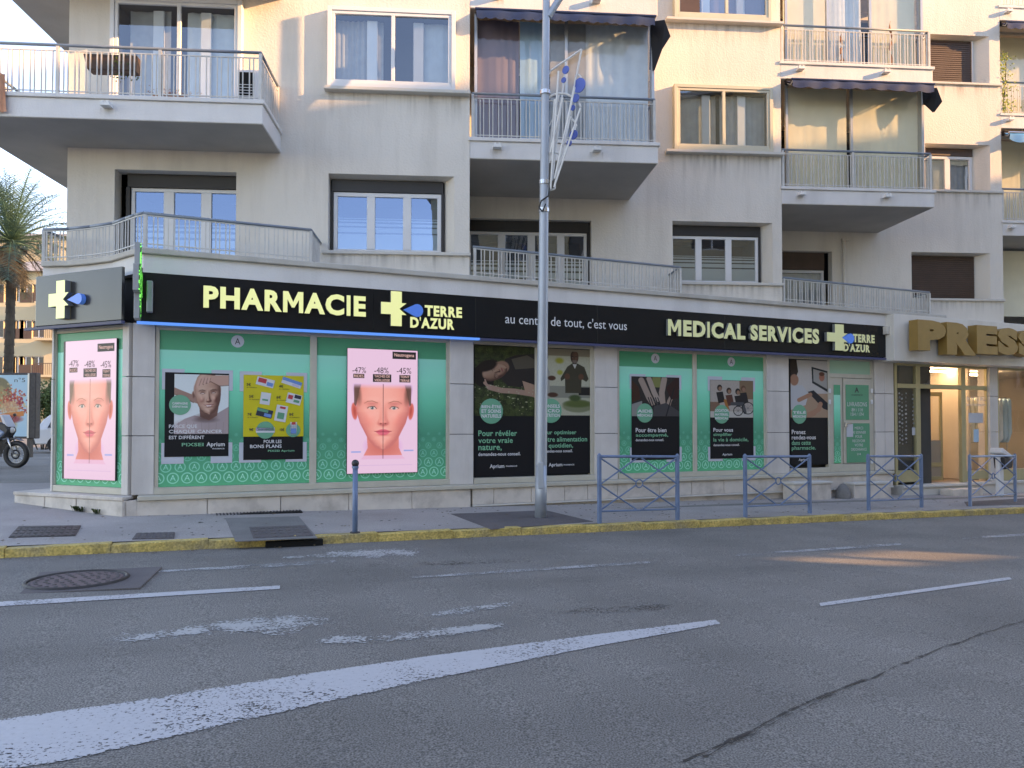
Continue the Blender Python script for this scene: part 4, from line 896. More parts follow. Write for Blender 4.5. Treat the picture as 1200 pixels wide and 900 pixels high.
# ---------------------------------------------------------------- printed pictures
SK = (222, 150, 122)
def gs(u, v, cu, cv, su, sv): return np.exp(-((u-cu)/su)**2-((v-cv)/sv)**2)
def head(r, cx, cy, W, H, tones, rot=0.0, smile=0.0, light=(-.25, -.45), brow=(120, 75, 62), lip=(205, 92, 100), iris=(90, 120, 130), hair=None, open_=1.0, jaw=1.0, browk=1.0):
    """paint a softly lit head: a relief of brow, nose, cheeks, lips and chin is shaded and coloured"""
    c, n = math.cos(R(rot)), math.sin(R(rot)); dx, dy = r.X-cx, r.Y-cy; u = (dx*c+dy*n)/W; v = (-dx*n+dy*c)/H; au = np.abs(u)
    w = np.interp(v, [-1.1, -.95, -.7, -.35, 0, .3, .55, .75, .9, .98, 1.02], [.5, .74, .90, .98, .97, .90*jaw**.4, .78*jaw, .62*jaw, .42*jaw, .20, 0])
    h = .75*np.sqrt(np.clip(1-(au/np.maximum(w, .01))**2, 0, 1)); nr = np.clip((v+.30)/.62, 0, 1)**1.3*(1/(1+np.exp((v-.335)/.022)))
    h += .30*np.exp(-(u/(.07+.07*np.clip(nr, 0, 1)))**2)*nr + .06*(gs(au, v, .13, .29, .07, .06))
    h += -.13*gs(au, v, .40, -.10, .22, .11)+.05*gs(au, v, .40, -.10, .15, .06)+.07*gs(au, v, .42, -.27, .26, .07)+.10*gs(au, v, .52, .16, .22, .20)+.05*smile*gs(au, v, .50, .22, .16, .12)
    h += .05*gs(u, v, 0, .49, .22, .035)+.06*gs(u, v, 0, .575, .20, .04)-.035*gs(u, v, 0, .53, .26, .02)-.05*gs(u, v, 0, .66, .2, .05)+.10*gs(u, v, 0, .84, .20, .12)
    gy, gx = np.gradient(h*min(W, H)*.9); nz = 1/np.sqrt(1+gx**2+gy**2); sh = (-gx*light[0]-gy*light[1]+1.0)*nz; sh = np.clip((sh-.25)/1.15, 0, 1)
    dk, md, lt = [np.array(t, float) for t in tones]; t = sh[..., None]; col = np.where(t < .5, dk+(md-dk)*t*2, md+(lt-md)*(t*2-1))
    col = col+rng.normal(0, 2.0, (r.h, r.w))[..., None]
    for (cu, cv, su, sv, k) in ((.52, .22, .2, .18, 6), (0, .27, .12, .08, 5)): g_ = gs(au, v, cu, cv, su, sv)[..., None]*k; col = col+g_*np.array([1, -.6, -.5])
    m = np.clip((w-au)*W/1.6, 0, 1)*(v > -1.1)
    r.a = r.a*(1-m[..., None])+col*m[..., None]
    P = lambda a, b: (cx+a*W*c-b*H*n, cy+a*W*n+b*H*c)
    for s in (-1, 1):
        r.line([P(s*.20, -.235), P(s*.38, -.285), P(s*.56, -.275), P(s*.68, -.225)], .05*W*browk, brow, .55); r.line([P(s*.24, -.245), P(s*.42, -.29), P(s*.58, -.275)], .035*W*browk, brow, .5)
        ex, ey = P(s*.40, -.10)
        r.ell(ex, ey-.02*H, .20*W, .055*H, tuple(dk), .05*W, rot, .35)
        r.ell(ex, ey, .145*W, .040*H*open_, (228, 205, 198), 1.2, rot, .9)
        if open_ > .5: r.ell(ex, ey-.002*H, .062*W, .042*H, iris, 1.2, rot); r.ell(ex, ey-.002*H, .028*W, .020*H, (22, 20, 24), 1, rot); r.ell(ex-.02*W, ey-.014*H, .012*W, .01*H, (250, 250, 250), 1)
        r.line([P(s*.24, -.085), P(s*.32, -.128-.012*open_), P(s*.43, -.14), P(s*.53, -.122), P(s*.575, -.095)], .024*W, (72, 44, 42), .85)
        r.line([P(s*.27, -.075), P(s*.40, -.058), P(s*.54, -.085)], .014*W, tuple(dk), .6)
        r.ell(*P(s*.085, .315), .035*W, .014*H, (110, 48, 44), 1.6, rot, .8); r.line([P(s*.15, .20), P(s*.185, .28), P(s*.15, .325)], .018*W, tuple(dk), .5)
    r.poly([P(-.30-.05*smile, .525-.02*smile), P(-.12, .475), P(-.04, .462), P(0, .475), P(.04, .462), P(.12, .475), P(.30+.05*smile, .525-.02*smile), P(.12, .54), P(-.12, .54)], lip, .72)
    r.poly([P(-.28, .528), P(-.10, .538), P(.10, .538), P(.28, .528), P(.14, .605), P(0, .622), P(-.14, .605)], tuple(min(255, q+16) for q in lip), .7)
    r.line([P(-.31-.05*smile, .522-.03*smile), P(-.1, .536), P(0, .53), P(.1, .536), P(.31+.05*smile, .522-.03*smile)], .018*W, (120, 44, 52), .8)
    if smile > 1: r.poly([P(-.24, .52), P(0, .528), P(.24, .52), P(.12, .575), P(-.12, .575)], (222, 214, 208), .9)
def face_screen():
    r = face_draw(); r.a = r.a*np.array([.88, .98, 1.12]); return r
def face_draw():
    r = Ras(324, 590, (224, 200, 243)); c = 162
    r.poly([(88, 420), (92, 470), (70, 512), (58, 525), (268, 525), (254, 512), (236, 470), (236, 420)], (226, 138, 132)); r.ell(c, 462, 62, 40, (196, 98, 92), 46, al=.55)
    r.rect(0, 506, 324, 590, (224, 200, 243), .75); r.rect(0, 524, 324, 590, (224, 200, 243))
    for s in (-1, 1): r.ell(c+s*131, 296, 13, 40, (218, 112, 104), 3, rot=s*6); r.ell(c+s*130, 296, 6, 24, (188, 84, 78), 5, rot=s*6)
    head(r, c, 298, 126, 180, ((204, 118, 116), (238, 160, 150), (252, 200, 192)), light=(-.12, -.38), brow=(150, 96, 84), lip=(208, 70, 104), iris=(104, 140, 150), jaw=.86, browk=.6, open_=1.25)
    for s in (-1, 1): r.poly([(c+s*132, 168), (c+s*100, 168), (c+s*110, 200), (c+s*117, 238), (c+s*124, 272), (c+s*132, 262)], (96, 68, 62), .85); r.ell(c+s*117, 205, 13, 46, (96, 68, 62), 16, rot=s*8, al=.8)
    r.rect(0, 0, 324, 164, (224, 200, 243)); [r.rect(0, 160+k*3, 324, 163+k*3, (224, 200, 243), 1-k/9) for k in range(9)]; r.blur(1)
    r.rect(c-1, 165, c+2, 522, (84, 50, 60), .85); r.line([(20, 488), (58, 488)], 7, (120, 160, 235), .8); r.line([(262, 484), (302, 484)], 7, (120, 160, 235), .8); r.rect(20, 552, 300, 554, (180, 160, 200), .6)
    return r
def man_picture():
    r = Ras(260, 280, (186, 194, 194)); r.noise(1.5, 2)
    r.poly([(0, 280), (0, 240), (50, 208), (95, 192), (150, 205), (205, 182), (260, 150), (260, 280)], (150, 132, 132)); r.ell(60, 250, 60, 30, (166, 148, 148), 30, al=.8); r.ell(150, 214, 55, 12, (112, 94, 94), 8, al=.8)
    for k in range(7): r.line([(20+k*36, 225), (34+k*33, 280)], 3, (128, 110, 112), .5)
    r.poly([(0, 62), (30, 74), (78, 92), (112, 108), (120, 140), (80, 128), (30, 104), (0, 94)], (148, 112, 100)); r.line([(0, 94), (40, 108), (90, 132)], 5, (112, 78, 70), .7)
    r.poly([(118, 150), (212, 140), (204, 192), (165, 216), (122, 198)], (112, 76, 68)); r.ell(150, 200, 40, 14, (92, 60, 54), 16, al=.7)
    r.ell(91, 98, 10, 20, (150, 108, 96), 3); r.ell(91, 98, 5, 12, (112, 74, 66), 4)
    r.ell(156, 70, 66, 62, (172, 130, 116), 3); r.ell(140, 46, 34, 20, (200, 164, 148), 24, al=.8)
    head(r, 160, 96, 64, 92, ((98, 64, 56), (166, 122, 106), (208, 172, 154)), rot=-4, smile=1.6, light=(-.45, -.35), brow=(84, 56, 50), lip=(150, 84, 78), open_=.35)
    r.poly([(110, 34), (138, 10), (190, 2), (260, 0), (260, 46), (214, 50), (172, 30), (136, 46)], (178, 136, 122)); r.line([(136, 46), (172, 32), (214, 52), (260, 48)], 4, (104, 70, 62), .7)
    for k in range(4): r.line([(120+k*15, 20-k*3), (108+k*17, 56-k*7)], 10, (186, 144, 130)); r.line([(127+k*15, 20-k*2), (116+k*17, 52-k*7)], 2, (108, 72, 66), .8)
    return r.blur(1)
def lying_picture():
    r = Ras(300, 340, (52, 58, 36)); 
    for _ in range(900):
        x, y = rng.uniform(0, 300), rng.uniform(0, 340); g = rng.uniform(.5, 1.5); r_ = (int(60*g), int(72*g), int(38*g)); dx, dy = rng.uniform(-9, 9), rng.uniform(-14, 14)
        x0_, x1_, y0_, y1_ = int(max(0, x-10)), int(min(300, x+10)), int(max(0, y-10)), int(min(340, y+10))
        if x1_-x0_ > 2 and y1_-y0_ > 2: r.a[y0_:y1_, x0_:x1_] = r.a[y0_:y1_, x0_:x1_]*.6+np.array(r_)*.4
    r.noise(9, 2)
    r.poly([(150, 60), (200, 40), (300, 30), (300, 180), (240, 200), (160, 190), (120, 150)], (50, 42, 40)); r.poly([(180, 60), (260, 38), (300, 60), (300, 100), (200, 110)], (92, 84, 72))
    r.poly([(0, 110), (40, 80), (110, 70), (90, 190), (30, 200), (0, 180)], (38, 26, 22)); r.ell(95, 122, 62, 42, (176, 132, 110), 4, rot=-25); r.ell(135, 100, 34, 30, (168, 122, 102), 6)
    head(r, 104, 124, 40, 58, ((96, 62, 52), (172, 126, 104), (206, 166, 142)), rot=-112, light=(-.2, -.5), brow=(70, 44, 38), lip=(165, 84, 80), open_=.3); r.ell(60, 96, 50, 26, (44, 30, 25), 8, rot=-20)
    r.line([(70, 200), (130, 215), (200, 218), (300, 232)], 26, (186, 145, 126)); r.line([(48, 180), (78, 208)], 14, (190, 148, 130)); r.line([(60, 190), (50, 165)], 7, (190, 148, 130)); r.poly([(235, 165), (300, 185), (300, 250), (250, 220)], (190, 148, 126))
    for _ in range(60):
        x, y = rng.uniform(0, 300), rng.uniform(190, 335); r.ell(x, y, rng.uniform(1.5, 6), rng.uniform(1.5, 4), (190, 195, 165), 2, al=.8)
    return r
def kitchen_picture():
    r = Ras(270, 340, (196, 194, 170)); r.noise(3, 4); r.rect(0, 0, 270, 36, (150, 138, 118)); r.ell(110, 60, 20, 14, (170, 165, 60), 10); r.ell(112, 120, 14, 12, (175, 170, 70), 8)
    r.rect(0, 190, 270, 250, (150, 150, 135)); r.rect(210, 195, 270, 235, (40, 38, 36))
    r.poly([(150, 90), (175, 72), (205, 72), (240, 90), (262, 150), (250, 165), (225, 150), (222, 225), (140, 225), (138, 150), (118, 165), (115, 150)], (72, 66, 50)); r.poly([(178, 76), (200, 76), (190, 100)], (210, 210, 205))
    head(r, 188, 44, 22, 30, ((52, 34, 28), (98, 66, 52), (138, 100, 82)), light=(.3, -.4), lip=(96, 56, 50), brow=(40, 28, 24)); r.ell(188, 62, 15, 9, (150, 142, 134), 6, al=.6); r.ell(150, 140, 14, 16, (110, 70, 52), 4); r.ell(222, 140, 14, 16, (110, 70, 52), 4)
    r.ell(25, 40, 26, 34, (80, 58, 48), 4); r.poly([(0, 85), (40, 75), (60, 120), (60, 260), (0, 300)], (170, 168, 160)); r.ell(70, 150, 20, 12, (95, 60, 45), 4); r.ell(75, 235, 26, 12, (95, 60, 45), 4)
    r.ell(205, 290, 80, 34, (140, 145, 110), 6); r.ell(205, 280, 70, 18, (95, 110, 60), 8); r.ell(190, 250, 30, 16, (70, 90, 50), 8); r.ell(40, 320, 60, 26, (210, 210, 200), 6); return r.blur(1)
def hands_picture():
    r = Ras(280, 230, (60, 52, 50)); r.noise(4, 4); r.rect(120, 0, 170, 60, (150, 150, 90))
    r.line([(55, 20), (100, 120), (120, 150)], 34, (196, 168, 152)); r.line([(100, 10), (130, 90), (150, 130)], 30, (206, 180, 166)); r.line([(190, 10), (175, 90), (180, 150)], 34, (200, 172, 158)); r.line([(262, 60), (220, 140), (210, 180)], 26, (196, 166, 150))
    r.poly([(0, 20), (40, 60), (50, 130), (0, 150)], (82, 46, 34)); r.poly([(200, 60), (260, 0), (280, 0), (280, 120), (230, 130)], (70, 36, 34)); r.poly([(0, 160), (60, 140), (60, 230), (0, 230)], (165, 165, 160))
    for k in range(5): r.line([(95+k*14, 120), (120+k*14, 190)], 5, (30, 30, 36)); r.line([(100+k*12, 135+k*3), (150, 125+k*10)], 2, (150, 150, 150), .7)
    r.poly([(130, 170), (200, 150), (280, 200), (280, 230), (120, 230)], (84, 80, 82)); r.line([(200, 230), (250, 60)], 6, (40, 36, 38)); return r.blur(1)
def group_picture():
    r = Ras(280, 240, (196, 182, 172)); r.noise(3, 4); r.rect(0, 200, 280, 240, (210, 205, 196)); r.rect(190, 0, 280, 120, (150, 118, 92)); r.rect(0, 140, 60, 200, (150, 110, 92))
    for x, y, c_, h in ((60, 48, (60, 42, 36), 1), (120, 66, (70, 46, 38), 0), (178, 70, (44, 36, 36), 0), (215, 50, (120, 80, 60), 0)):
        r.ell(x, y, 16, 20, c_, 3); r.ell(x+3, y+6, 11, 14, (172, 122, 100), 4)
        r.poly([(x-22, y+30), (x+20, y+24), (x+34, y+90), (x-8, y+100)], (44, 38, 40) if x < 100 or x > 160 else (110, 62, 52))
    r.line([(95, 130), (115, 190)], 18, (196, 120, 62)); r.line([(140, 150), (210, 150), (225, 205)], 22, (80, 80, 86))
    for cx, cy, rr in ((245, 178, 38), (180, 196, 30)):
        d = np.abs(np.hypot(r.X-cx, r.Y-cy)-rr); r.mix(np.clip(3-d, 0, 1), (34, 32, 34))
        for k in range(8): r.line([(cx, cy), (cx+rr*math.cos(k*.785), cy+rr*math.sin(k*.785))], 1.6, (90, 90, 92), .8)
    return r.blur(1)
def laptop_picture():
    r = Ras(230, 345, (214, 206, 200)); r.noise(2, 4); r.rect(0, 200, 230, 345, (196, 158, 132))
    r.poly([(0, 0), (36, 0), (46, 70), (30, 110), (0, 120)], (58, 38, 30)); r.ell(22, 120, 26, 34, (188, 130, 106), 4); r.poly([(0, 160), (70, 150), (110, 200), (90, 270), (0, 300)], (206, 208, 212))
    r.poly([(128, 38), (230, 62), (230, 190), (132, 136)], (40, 42, 46)); r.poly([(138, 50), (226, 72), (226, 172), (140, 126)], (176, 172, 166)); r.ell(192, 100, 17, 24, (196, 120, 98), 4); r.ell(192, 80, 17, 12, (110, 60, 44), 4)
    r.poly([(104, 190), (140, 180), (230, 258), (230, 300), (200, 290)], (44, 44, 50)); r.line([(50, 240), (120, 206)], 24, (196, 138, 112)); r.line([(110, 330), (170, 296), (182, 262)], 28, (200, 142, 116)); r.line([(60, 345), (140, 318)], 34, (200, 142, 116)); return r.blur(1)
def ad_picture():
    r = Ras(200, 300, (150, 190, 205)); r.ell(45, 90, 66, 78, (120, 110, 85), 6); r.ell(40, 100, 50, 50, (150, 132, 95), 10)
    for _ in range(420):
        x, y = rng.normal(115, 42), rng.normal(140, 36); c_ = [(176, 52, 52), (210, 90, 60), (196, 170, 130), (150, 40, 60)][rng.integers(4)]; r.ell(x, y, rng.uniform(2, 7), rng.uniform(2, 7), c_, 2, al=.8)
    r.ell(100, 160, 56, 32, (200, 165, 125), 12, al=.7); r.poly([(0, 195), (180, 175), (182, 200), (0, 215)], (206, 120, 70)); r.ell(70, 240, 70, 40, (176, 150, 110), 14); r.ell(110, 215, 60, 18, (150, 50, 56), 10, al=.8); return r.blur(1)

# ---------------------------------------------------------------- posters and screens
def brackets(t, f, px0, px1, py0, py1, y, lx, ly):
    xm = (px0+px1)/2; xa = at(f, px0, py0, y)[0]; xb = at(f, px1, py0, y)[0]; zb = at(f, xm, py0, y)[1]; za = at(f, xm, py1, y)[1]
    for a, b in ((xa, xa+(xb-xa)*lx), (xb-(xb-xa)*lx, xb)):
        for c, d in ((za, za+(zb-za)*ly), (zb-(zb-za)*ly, zb)): sheet('corner_bracket', a, b, c, d, y, M['poster_white'], t, .002)
def disc(t, f, px, py, r_, y, lines, hw, dy, m='t_white', sq=1):
    x, z = at(f, px, py, y); o = part('green_disc', MB().tube((x, y, z), (x, y+.002, z), r_, seg=28), M['disc_green'], t)
    for i, s in enumerate(lines): yy = py+(i-(len(lines)-1)/2)*dy; ptxt(f, s, px-hw, px+hw, yy-dy*.38, yy+dy*.38, y-.0015, M[m], o, bold=.03)
def text_lines(t, f, y, lst):
    for s, a, b, c, d, m in lst: ptxt(f, s, a, b, c, d, y, M[m], t, bold=.02)
def poster(name, label, f, sh, pic, picr, lines, br=None, dsc=None, mat='poster_black', y=.05):
    t = thing(name, label, 'poster', f)
    if br: brackets(t, f, *br[:4], y+.004, *br[4:])
    psheet(f, 'black_sheet', *sh, y, M[mat], t, .003)
    if pic: psheet(f, 'picture', *picr, y-.003, pic, t, .002)
    text_lines(t, f, y-.005, lines)
    if dsc: disc(t, f, *dsc[:3], y-.008, *dsc[3:])
    return t
W_, G_ = 't_white', 't_green'
t = poster('poster', 'black poster of a smiling bald man with a hand on his head', SHOP, (193.5, 268.5, 437, 535), man_picture().mat('portrait_print', gain=1.12), (204.5, 268.2, 439, 508.5),
   [('PARCE QUE', 198, 231, 497.5, 502.3, W_), ('CHAQUE CANCER', 198, 260.5, 503.6, 508.4, W_), ('EST DIFFÉRENT', 198, 239.5, 509.6, 514.6, W_), ('PIXSEI', 213, 238.5, 519, 523, G_), ('Aprium', 242, 263.5, 518, 524.5, W_), ('PHARMACIE', 249, 263, 525, 526.5, W_)],
   (190, 273, 433, 543, .31, .22), (211, 474.5, .15, ['CAMPAGNE', 'DÉPISTAGE'], 9, 3.6))
xg = pmat('poster_yellow', (.62, .50, .02), .4, .03, 3, coat=.3)
t = poster('poster', 'yellow poster with rows of small product packs beside the bald man', SHOP, (285.3, 355, 511, 538.5), xg, (285.5, 356, 440, 511.5),
   [('POUR LES', 309, 330, 515.4, 519.4, W_), ('BONS PLANS', 293, 330, 521, 525, W_), ('PIXSEI Aprium', 314, 345, 527, 530, G_)], (281, 360, 436, 541.5, .32, .22))
def pack(cx, cy, wpx, hpx, rot, cols):
    y = .043; x, z = at(SHOP, cx, cy, y); s = 11.7/880; w2, h2 = wpx*s/2, hpx*s/2
    for k, (c_, fx0, fx1, fz0, fz1) in enumerate(cols):
        mb = MB(); ca, sa = math.cos(R(rot)), math.sin(R(rot)); P = []
        for a, b in ((fx0, fz0), (fx1, fz0), (fx1, fz1), (fx0, fz1)): dx, dz = (a*2-1)*w2, (b*2-1)*h2; P.append((x+dx*ca-dz*sa, z+dx*sa+dz*ca))
        mb.xprism(P, y-.001*k-.001, y-.001*k); part('product_print', mb, M['pk_'+c_], t)
for k_, c_ in (('w', (.6, .62, .64)), ('r', (.6, .05, .06)), ('b', (.08, .25, .55)), ('k', (.02, .03, .05)), ('l', (.5, .45, .62)), ('g', (.05, .3, .18))): M['pk_'+k_] = pmat('pack_'+k_, c_, .4, .02, 4)
pack(311, 448, 20, 9.5, -14, [('w', 0, 1, 0, 1), ('r', .08, .55, .35, .9), ('b', .6, .95, .15, .6)]); pack(342, 448.5, 23, 7.5, -18, [('w', 0, 1, 0, 1), ('b', 0, 1, .5, 1), ('l', .55, .9, .12, .45)])
pack(311, 467, 11, 14, -8, [('w', 0, 1, 0, 1), ('g', .2, .8, .3, .45)]); pack(344.5, 467.5, 17, 12, -14, [('w', 0, 1, 0, 1), ('k', .5, .95, .6, .95), ('r', .08, .4, .4, .8), ('g', .5, .9, .2, .45)])
pack(310, 484, 18, 9.5, -14, [('k', 0, 1, 0, 1), ('g', 0, .7, .6, .95), ('b', .5, .95, .1, .5)]); pack(329.5, 484.5, 13, 19, -10, [('w', 0, 1, 0, 1), ('g', .2, .8, .15, .55), ('r', .3, .8, .8, .93)])
x, z = at(SHOP, 311, 504, .043); part('green_disc', MB().tube((x, .042, z), (x, .043, z), .135, seg=24), M['disc_green'], t); x, z = at(SHOP, 343.5, 504, .043); part('green_disc', MB().tube((x, .042, z), (x, .043, z), .11, seg=24), M['disc_green'], t)
pack(311, 504, 21, 6, 0, [('l', 0, 1, 0, 1), ('w', 0, 1, 0, .35)]); pack(344, 502, 7.5, 15, 0, [('w', 0, 1, 0, 1), ('b', .1, .9, .1, .5), ('r', .2, .8, .8, 1)])
for i, (a, b) in enumerate(((289, 451), (327, 453), (292, 465), (324, 466), (290, 486), (339, 486), (292, 504), (328, 504))):
    ptxt(SHOP, '%d€' % (3+i), a, a+5, b-2.2, b+1.2, .040, M['t_dark'], t, bold=.02)
    if i < 6: ptxt(SHOP, 'de réduction', a, a+12, b+2.3, b+3.6, .040, M['t_dark'], t, bold=.0)

t = thing('screen', 'bright window screen showing a woman face split by a dark line', 'screen', SHOP)
fs = face_screen(); fm = fs.mat('screen_picture', emis=.19)
xa, xb = X(406.5, .02), X(489.5, .02); z1_, z0_ = at(SHOP, 448, 409.2, .02)[1], at(SHOP, 448, 554.6, .02)[1]
part('screen_case', MB().box(xa, xb, .0225, .055, z0_, z1_), M['dark_plastic'], t); sheet('display', xa+.006, xb-.006, z0_+.006, z1_-.006, .020, fm, t, .002)
def screen_text(f, t, S):                                   # S maps the main screen's photo layout to this one
    y = .0195
    for s, a, b, c, d in (('-47%', 413, 429, 430.3, 437), ('-48%', 438.6, 455.5, 430.6, 437.6), ('-45%', 465, 482, 431, 438)): q = S(a, c)+S(b, d); ptxt(f, s, q[0], q[2], q[1], q[3], y-.002, M['t_screen'], t, bold=.0)
    for a, b, c, d, ls in ((414, 427, 438, 443, ['RIDES']), (437, 458.6, 438.6, 447.8, ['TACHES DE', 'VIEILLESSE']), (468, 481, 439.5, 448.2, ['TEINT', 'TERNE']), (460, 487.5, 412.5, 421, ['Neutrogena'])):
        q = S(a, c)+S(b, d); o = psheet(f, 'caption_box', q[0], q[2], q[1], q[3], y-.001, M['t_screen'], t, .0008); n_ = len(ls)
        for i, s in enumerate(ls): h = (q[3]-q[1])/n_; ptxt(f, s, q[0]+(q[2]-q[0])*.08, q[2]-(q[2]-q[0])*.08, q[1]+h*(i+.2), q[1]+h*(i+.82), y-.0025, M['t_screen_w'], o, bold=.0)
screen_text(SHOP, t, lambda a, b: (a, b))
t = thing('screen', 'bright corner window screen showing the same woman face left of the stone pillar', 'screen', LEFT)
xa, xb = at(LEFT, 76, 480, .02)[0], at(LEFT, 135.5, 480, .02)[0]; z1_, z0_ = at(LEFT, 106, 398.5, .02)[1], at(LEFT, 106, 562, .02)[1]
part('screen_case', MB().box(xa-.05, xb+.004, .0225, .055, z0_-.004, z1_+.004), M['dark_plastic'], t); sheet('display', xa, xb, z0_, z1_, .020, fm, t, .002)
screen_text(LEFT, t, lambda a, b: (76+(a-406.5)/83*59.5, 398.5+(b-409.2)/145.4*163.5))

poster('poster', 'tall poster of a person lying in grass, left of the lamp post', SHOP, (556, 627, 407, 558.5), lying_picture().mat('meadow_print', gain=.85), (556.2, 626.8, 406, 487.5),
  [('Pour révéler', 560.5, 606, 504.3, 511, G_), ('votre vraie', 560.5, 601, 513.2, 519.2, G_), ('nature,', 560.5, 588, 521.4, 528.8, G_), ('demandez-nous conseil.', 560.5, 610, 530, 534, W_), ('Aprium', 574, 591, 544, 549.8, W_), ('PHARMACIE', 593, 606, 545.4, 547, W_)], None, (575.8, 481.8, .222, ['BIEN-ÊTRE', 'ET SOINS', 'NATURELS'], 11.5, 5.6))
poster('poster', 'tall poster of a bearded man cooking, right behind the lamp post', SHOP, (630, 691.5, 408, 555.5), kitchen_picture().mat('kitchen_print', gain=.85), (630.2, 691.3, 409, 486.8),
  [('Pour optimiser', 634, 675.5, 504.2, 510.4, G_), ('votre alimentation', 634, 688, 511.8, 517.6, G_), ('au quotidien,', 634, 671.5, 519.4, 526.2, G_), ('demandez-nous conseil.', 634, 671, 526.8, 530.2, W_), ('Aprium', 643, 659, 542.4, 547.8, W_), ('PHARMACIE', 660.5, 673, 543.8, 545.4, W_)], None, (645.5, 481.3, .222, ['CONSEILS', 'MICRO', 'NUTRITION'], 10.5, 5.4))
poster('poster', 'black poster with close-up of hands, behind the first blue barrier', SHOP, (740, 796, 441.7, 538.8), hands_picture().mat('hands_print', gain=.8), (740.2, 795.8, 442, 487.8),
  [('Pour être bien', 745, 781, 501.5, 506.6, W_), ('accompagné,', 745, 783, 508, 512.8, G_), ('demandez-nous conseil.', 745, 778, 514, 517, W_), ('Aprium', 756.7, 769, 533, 536.6, W_)], (738, 798.4, 439, 541.5, .3, .17), (755.7, 484, .185, ['AIDE', 'MÉDICALE'], 8.6, 4.6))
poster('poster', 'black poster of a group with a wheelchair, left of the second blue barrier', SHOP, (832, 882.5, 445.7, 537.2), group_picture().mat('wheelchair_print', gain=.85), (832.2, 882.3, 446, 489.3),
  [('Pour vous', 836, 859, 501.5, 506, W_), ('simplifier', 836, 858, 507.2, 512, G_), ('la vie à domicile,', 836, 877, 513, 518, G_), ('demandez-nous conseil.', 836, 866.5, 520, 522.7, W_), ('Aprium', 846.6, 858, 531, 534.6, W_)], (829.4, 884.7, 441.7, 540, .3, .17), (845.8, 485.4, .19, ['LOCATION', 'MATÉRIEL', 'MÉDICAL'], 7.8, 4.4))
poster('poster', 'narrow poster of hands at a laptop beside the green delivery door', SHOP, (926, 970, 422, 544.5), laptop_picture().mat('laptop_print', gain=.85), (926.2, 969.8, 422.2, 489.3),
  [('Prenez', 927.8, 944, 503.6, 508.8, W_), ('rendez-vous', 927.8, 956, 510, 515, W_), ('dans cette', 927.8, 950, 516.2, 521.4, G_), ('pharmacie.', 927.8, 956, 522.6, 528.4, G_), ('Aprium', 936, 947, 537, 541, W_)], None, (936.8, 485.4, .205, ['TÉLÉ', 'MÉDECINE'], 7.6, 4.6))
# ---------------------------------------------------------------- glazed balconies, awnings, balcony things
def glazing(name, x0, x1, z0, z1, y, cuts, curt, mat='grey_alu', depth=1.9, back='curtain_cream', side=True):
    mb = MB(); e = .05
    for c in [x0]+cuts+[x1-e]: mb.box(c, c+e, y, y+.05, z0, z1)
    mb.box(x0, x1, y+.002, y+.048, z0, z0+.05).box(x0, x1, y+.002, y+.048, z1-.06, z1)
    o = part(name, mb, M[mat], bld); L_ = [x0]+cuts+[x1-e]
    for a, b in zip(L_, L_[1:]): part('pane', MB().quad((a+e, y+.025, z0+.05), (b, y+.025+.004, z0+.05), (b, y+.025, z1-.06), (a+e, y+.022, z1-.06)), M['glass_clear'], o)
    if side:
        part('pane', MB().quad((x1-.02, y+.05, z0+.05), (x1-.02, y+depth, z0+.05), (x1-.02, y+depth, z1-.06), (x1-.02, y+.05, z1-.06)), M['glass'], o)
        part('side_post', MB().box(x1-.05, x1, y+.052, y+.14, z0, z1).box(x1-.05, x1, y+depth-.1, y+depth-.01, z0, z1), M[mat], o)
    for m_, a, b, *r in curt: curtain(o, 'curtain', a, b, z0+.03+(r[0] if r else 0), z1-.06, y+.14, M[m_], .018, .12)
    return o
z0, z1 = zs(2)+.002, SOF[3]-.005; XB = lambda px, y=.12: at(BLD, px, 100, y)[0]
glazing('glazed_screen', XB(556), XB(767), z0, z1, .12, [XB(662)], [('curtain_mauve', XB(560), XB(609)), ('curtain_blue', XB(610), XB(645)), ('curtain_grey', XB(646), XB(688)), ('curtain_white', XB(684), XB(762))])
XC = lambda px, y=Y_B+.12: at(BLD, px, 150, y)[0]
glazing('glazed_screen', XC(921), XC(1083), z0, z1, Y_B+.12, [XC(997)], [('curtain_cream', XC(923), XC(996)), ('curtain_cream', XC(1000), XC(1080))])
z0b, z1b = zs(3)+.002, SOF[4]-.005
glazing('glazed_screen', XC(921), XC(1083), z0b, z1b, Y_B+.12, [XC(970), XC(1020)], [('curtain_cream', XC(922), XC(972)), ('curtain_white', XC(976), XC(1014)), ('curtain_cream', XC(1024), XC(1078))])
for l in (2, 3): glazing('glazed_screen', 13.0, 16.2, zs(l)+.002, SOF[l+1]-.005, Y_C+.5, [14.4], [('curtain_cream', 13.05, 16.1)], side=False)
curtain(bld, 'curtain', 13.0, 16.2, 4.4, 6.1, Y_C+1.2, M['curtain_cream'])
for l in (3,): glazing('glazed_screen', XB(556), XB(767), zs(3)+.002, SOF[4], .12, [XB(662)], [('curtain_grey', XB(560), XB(760))])

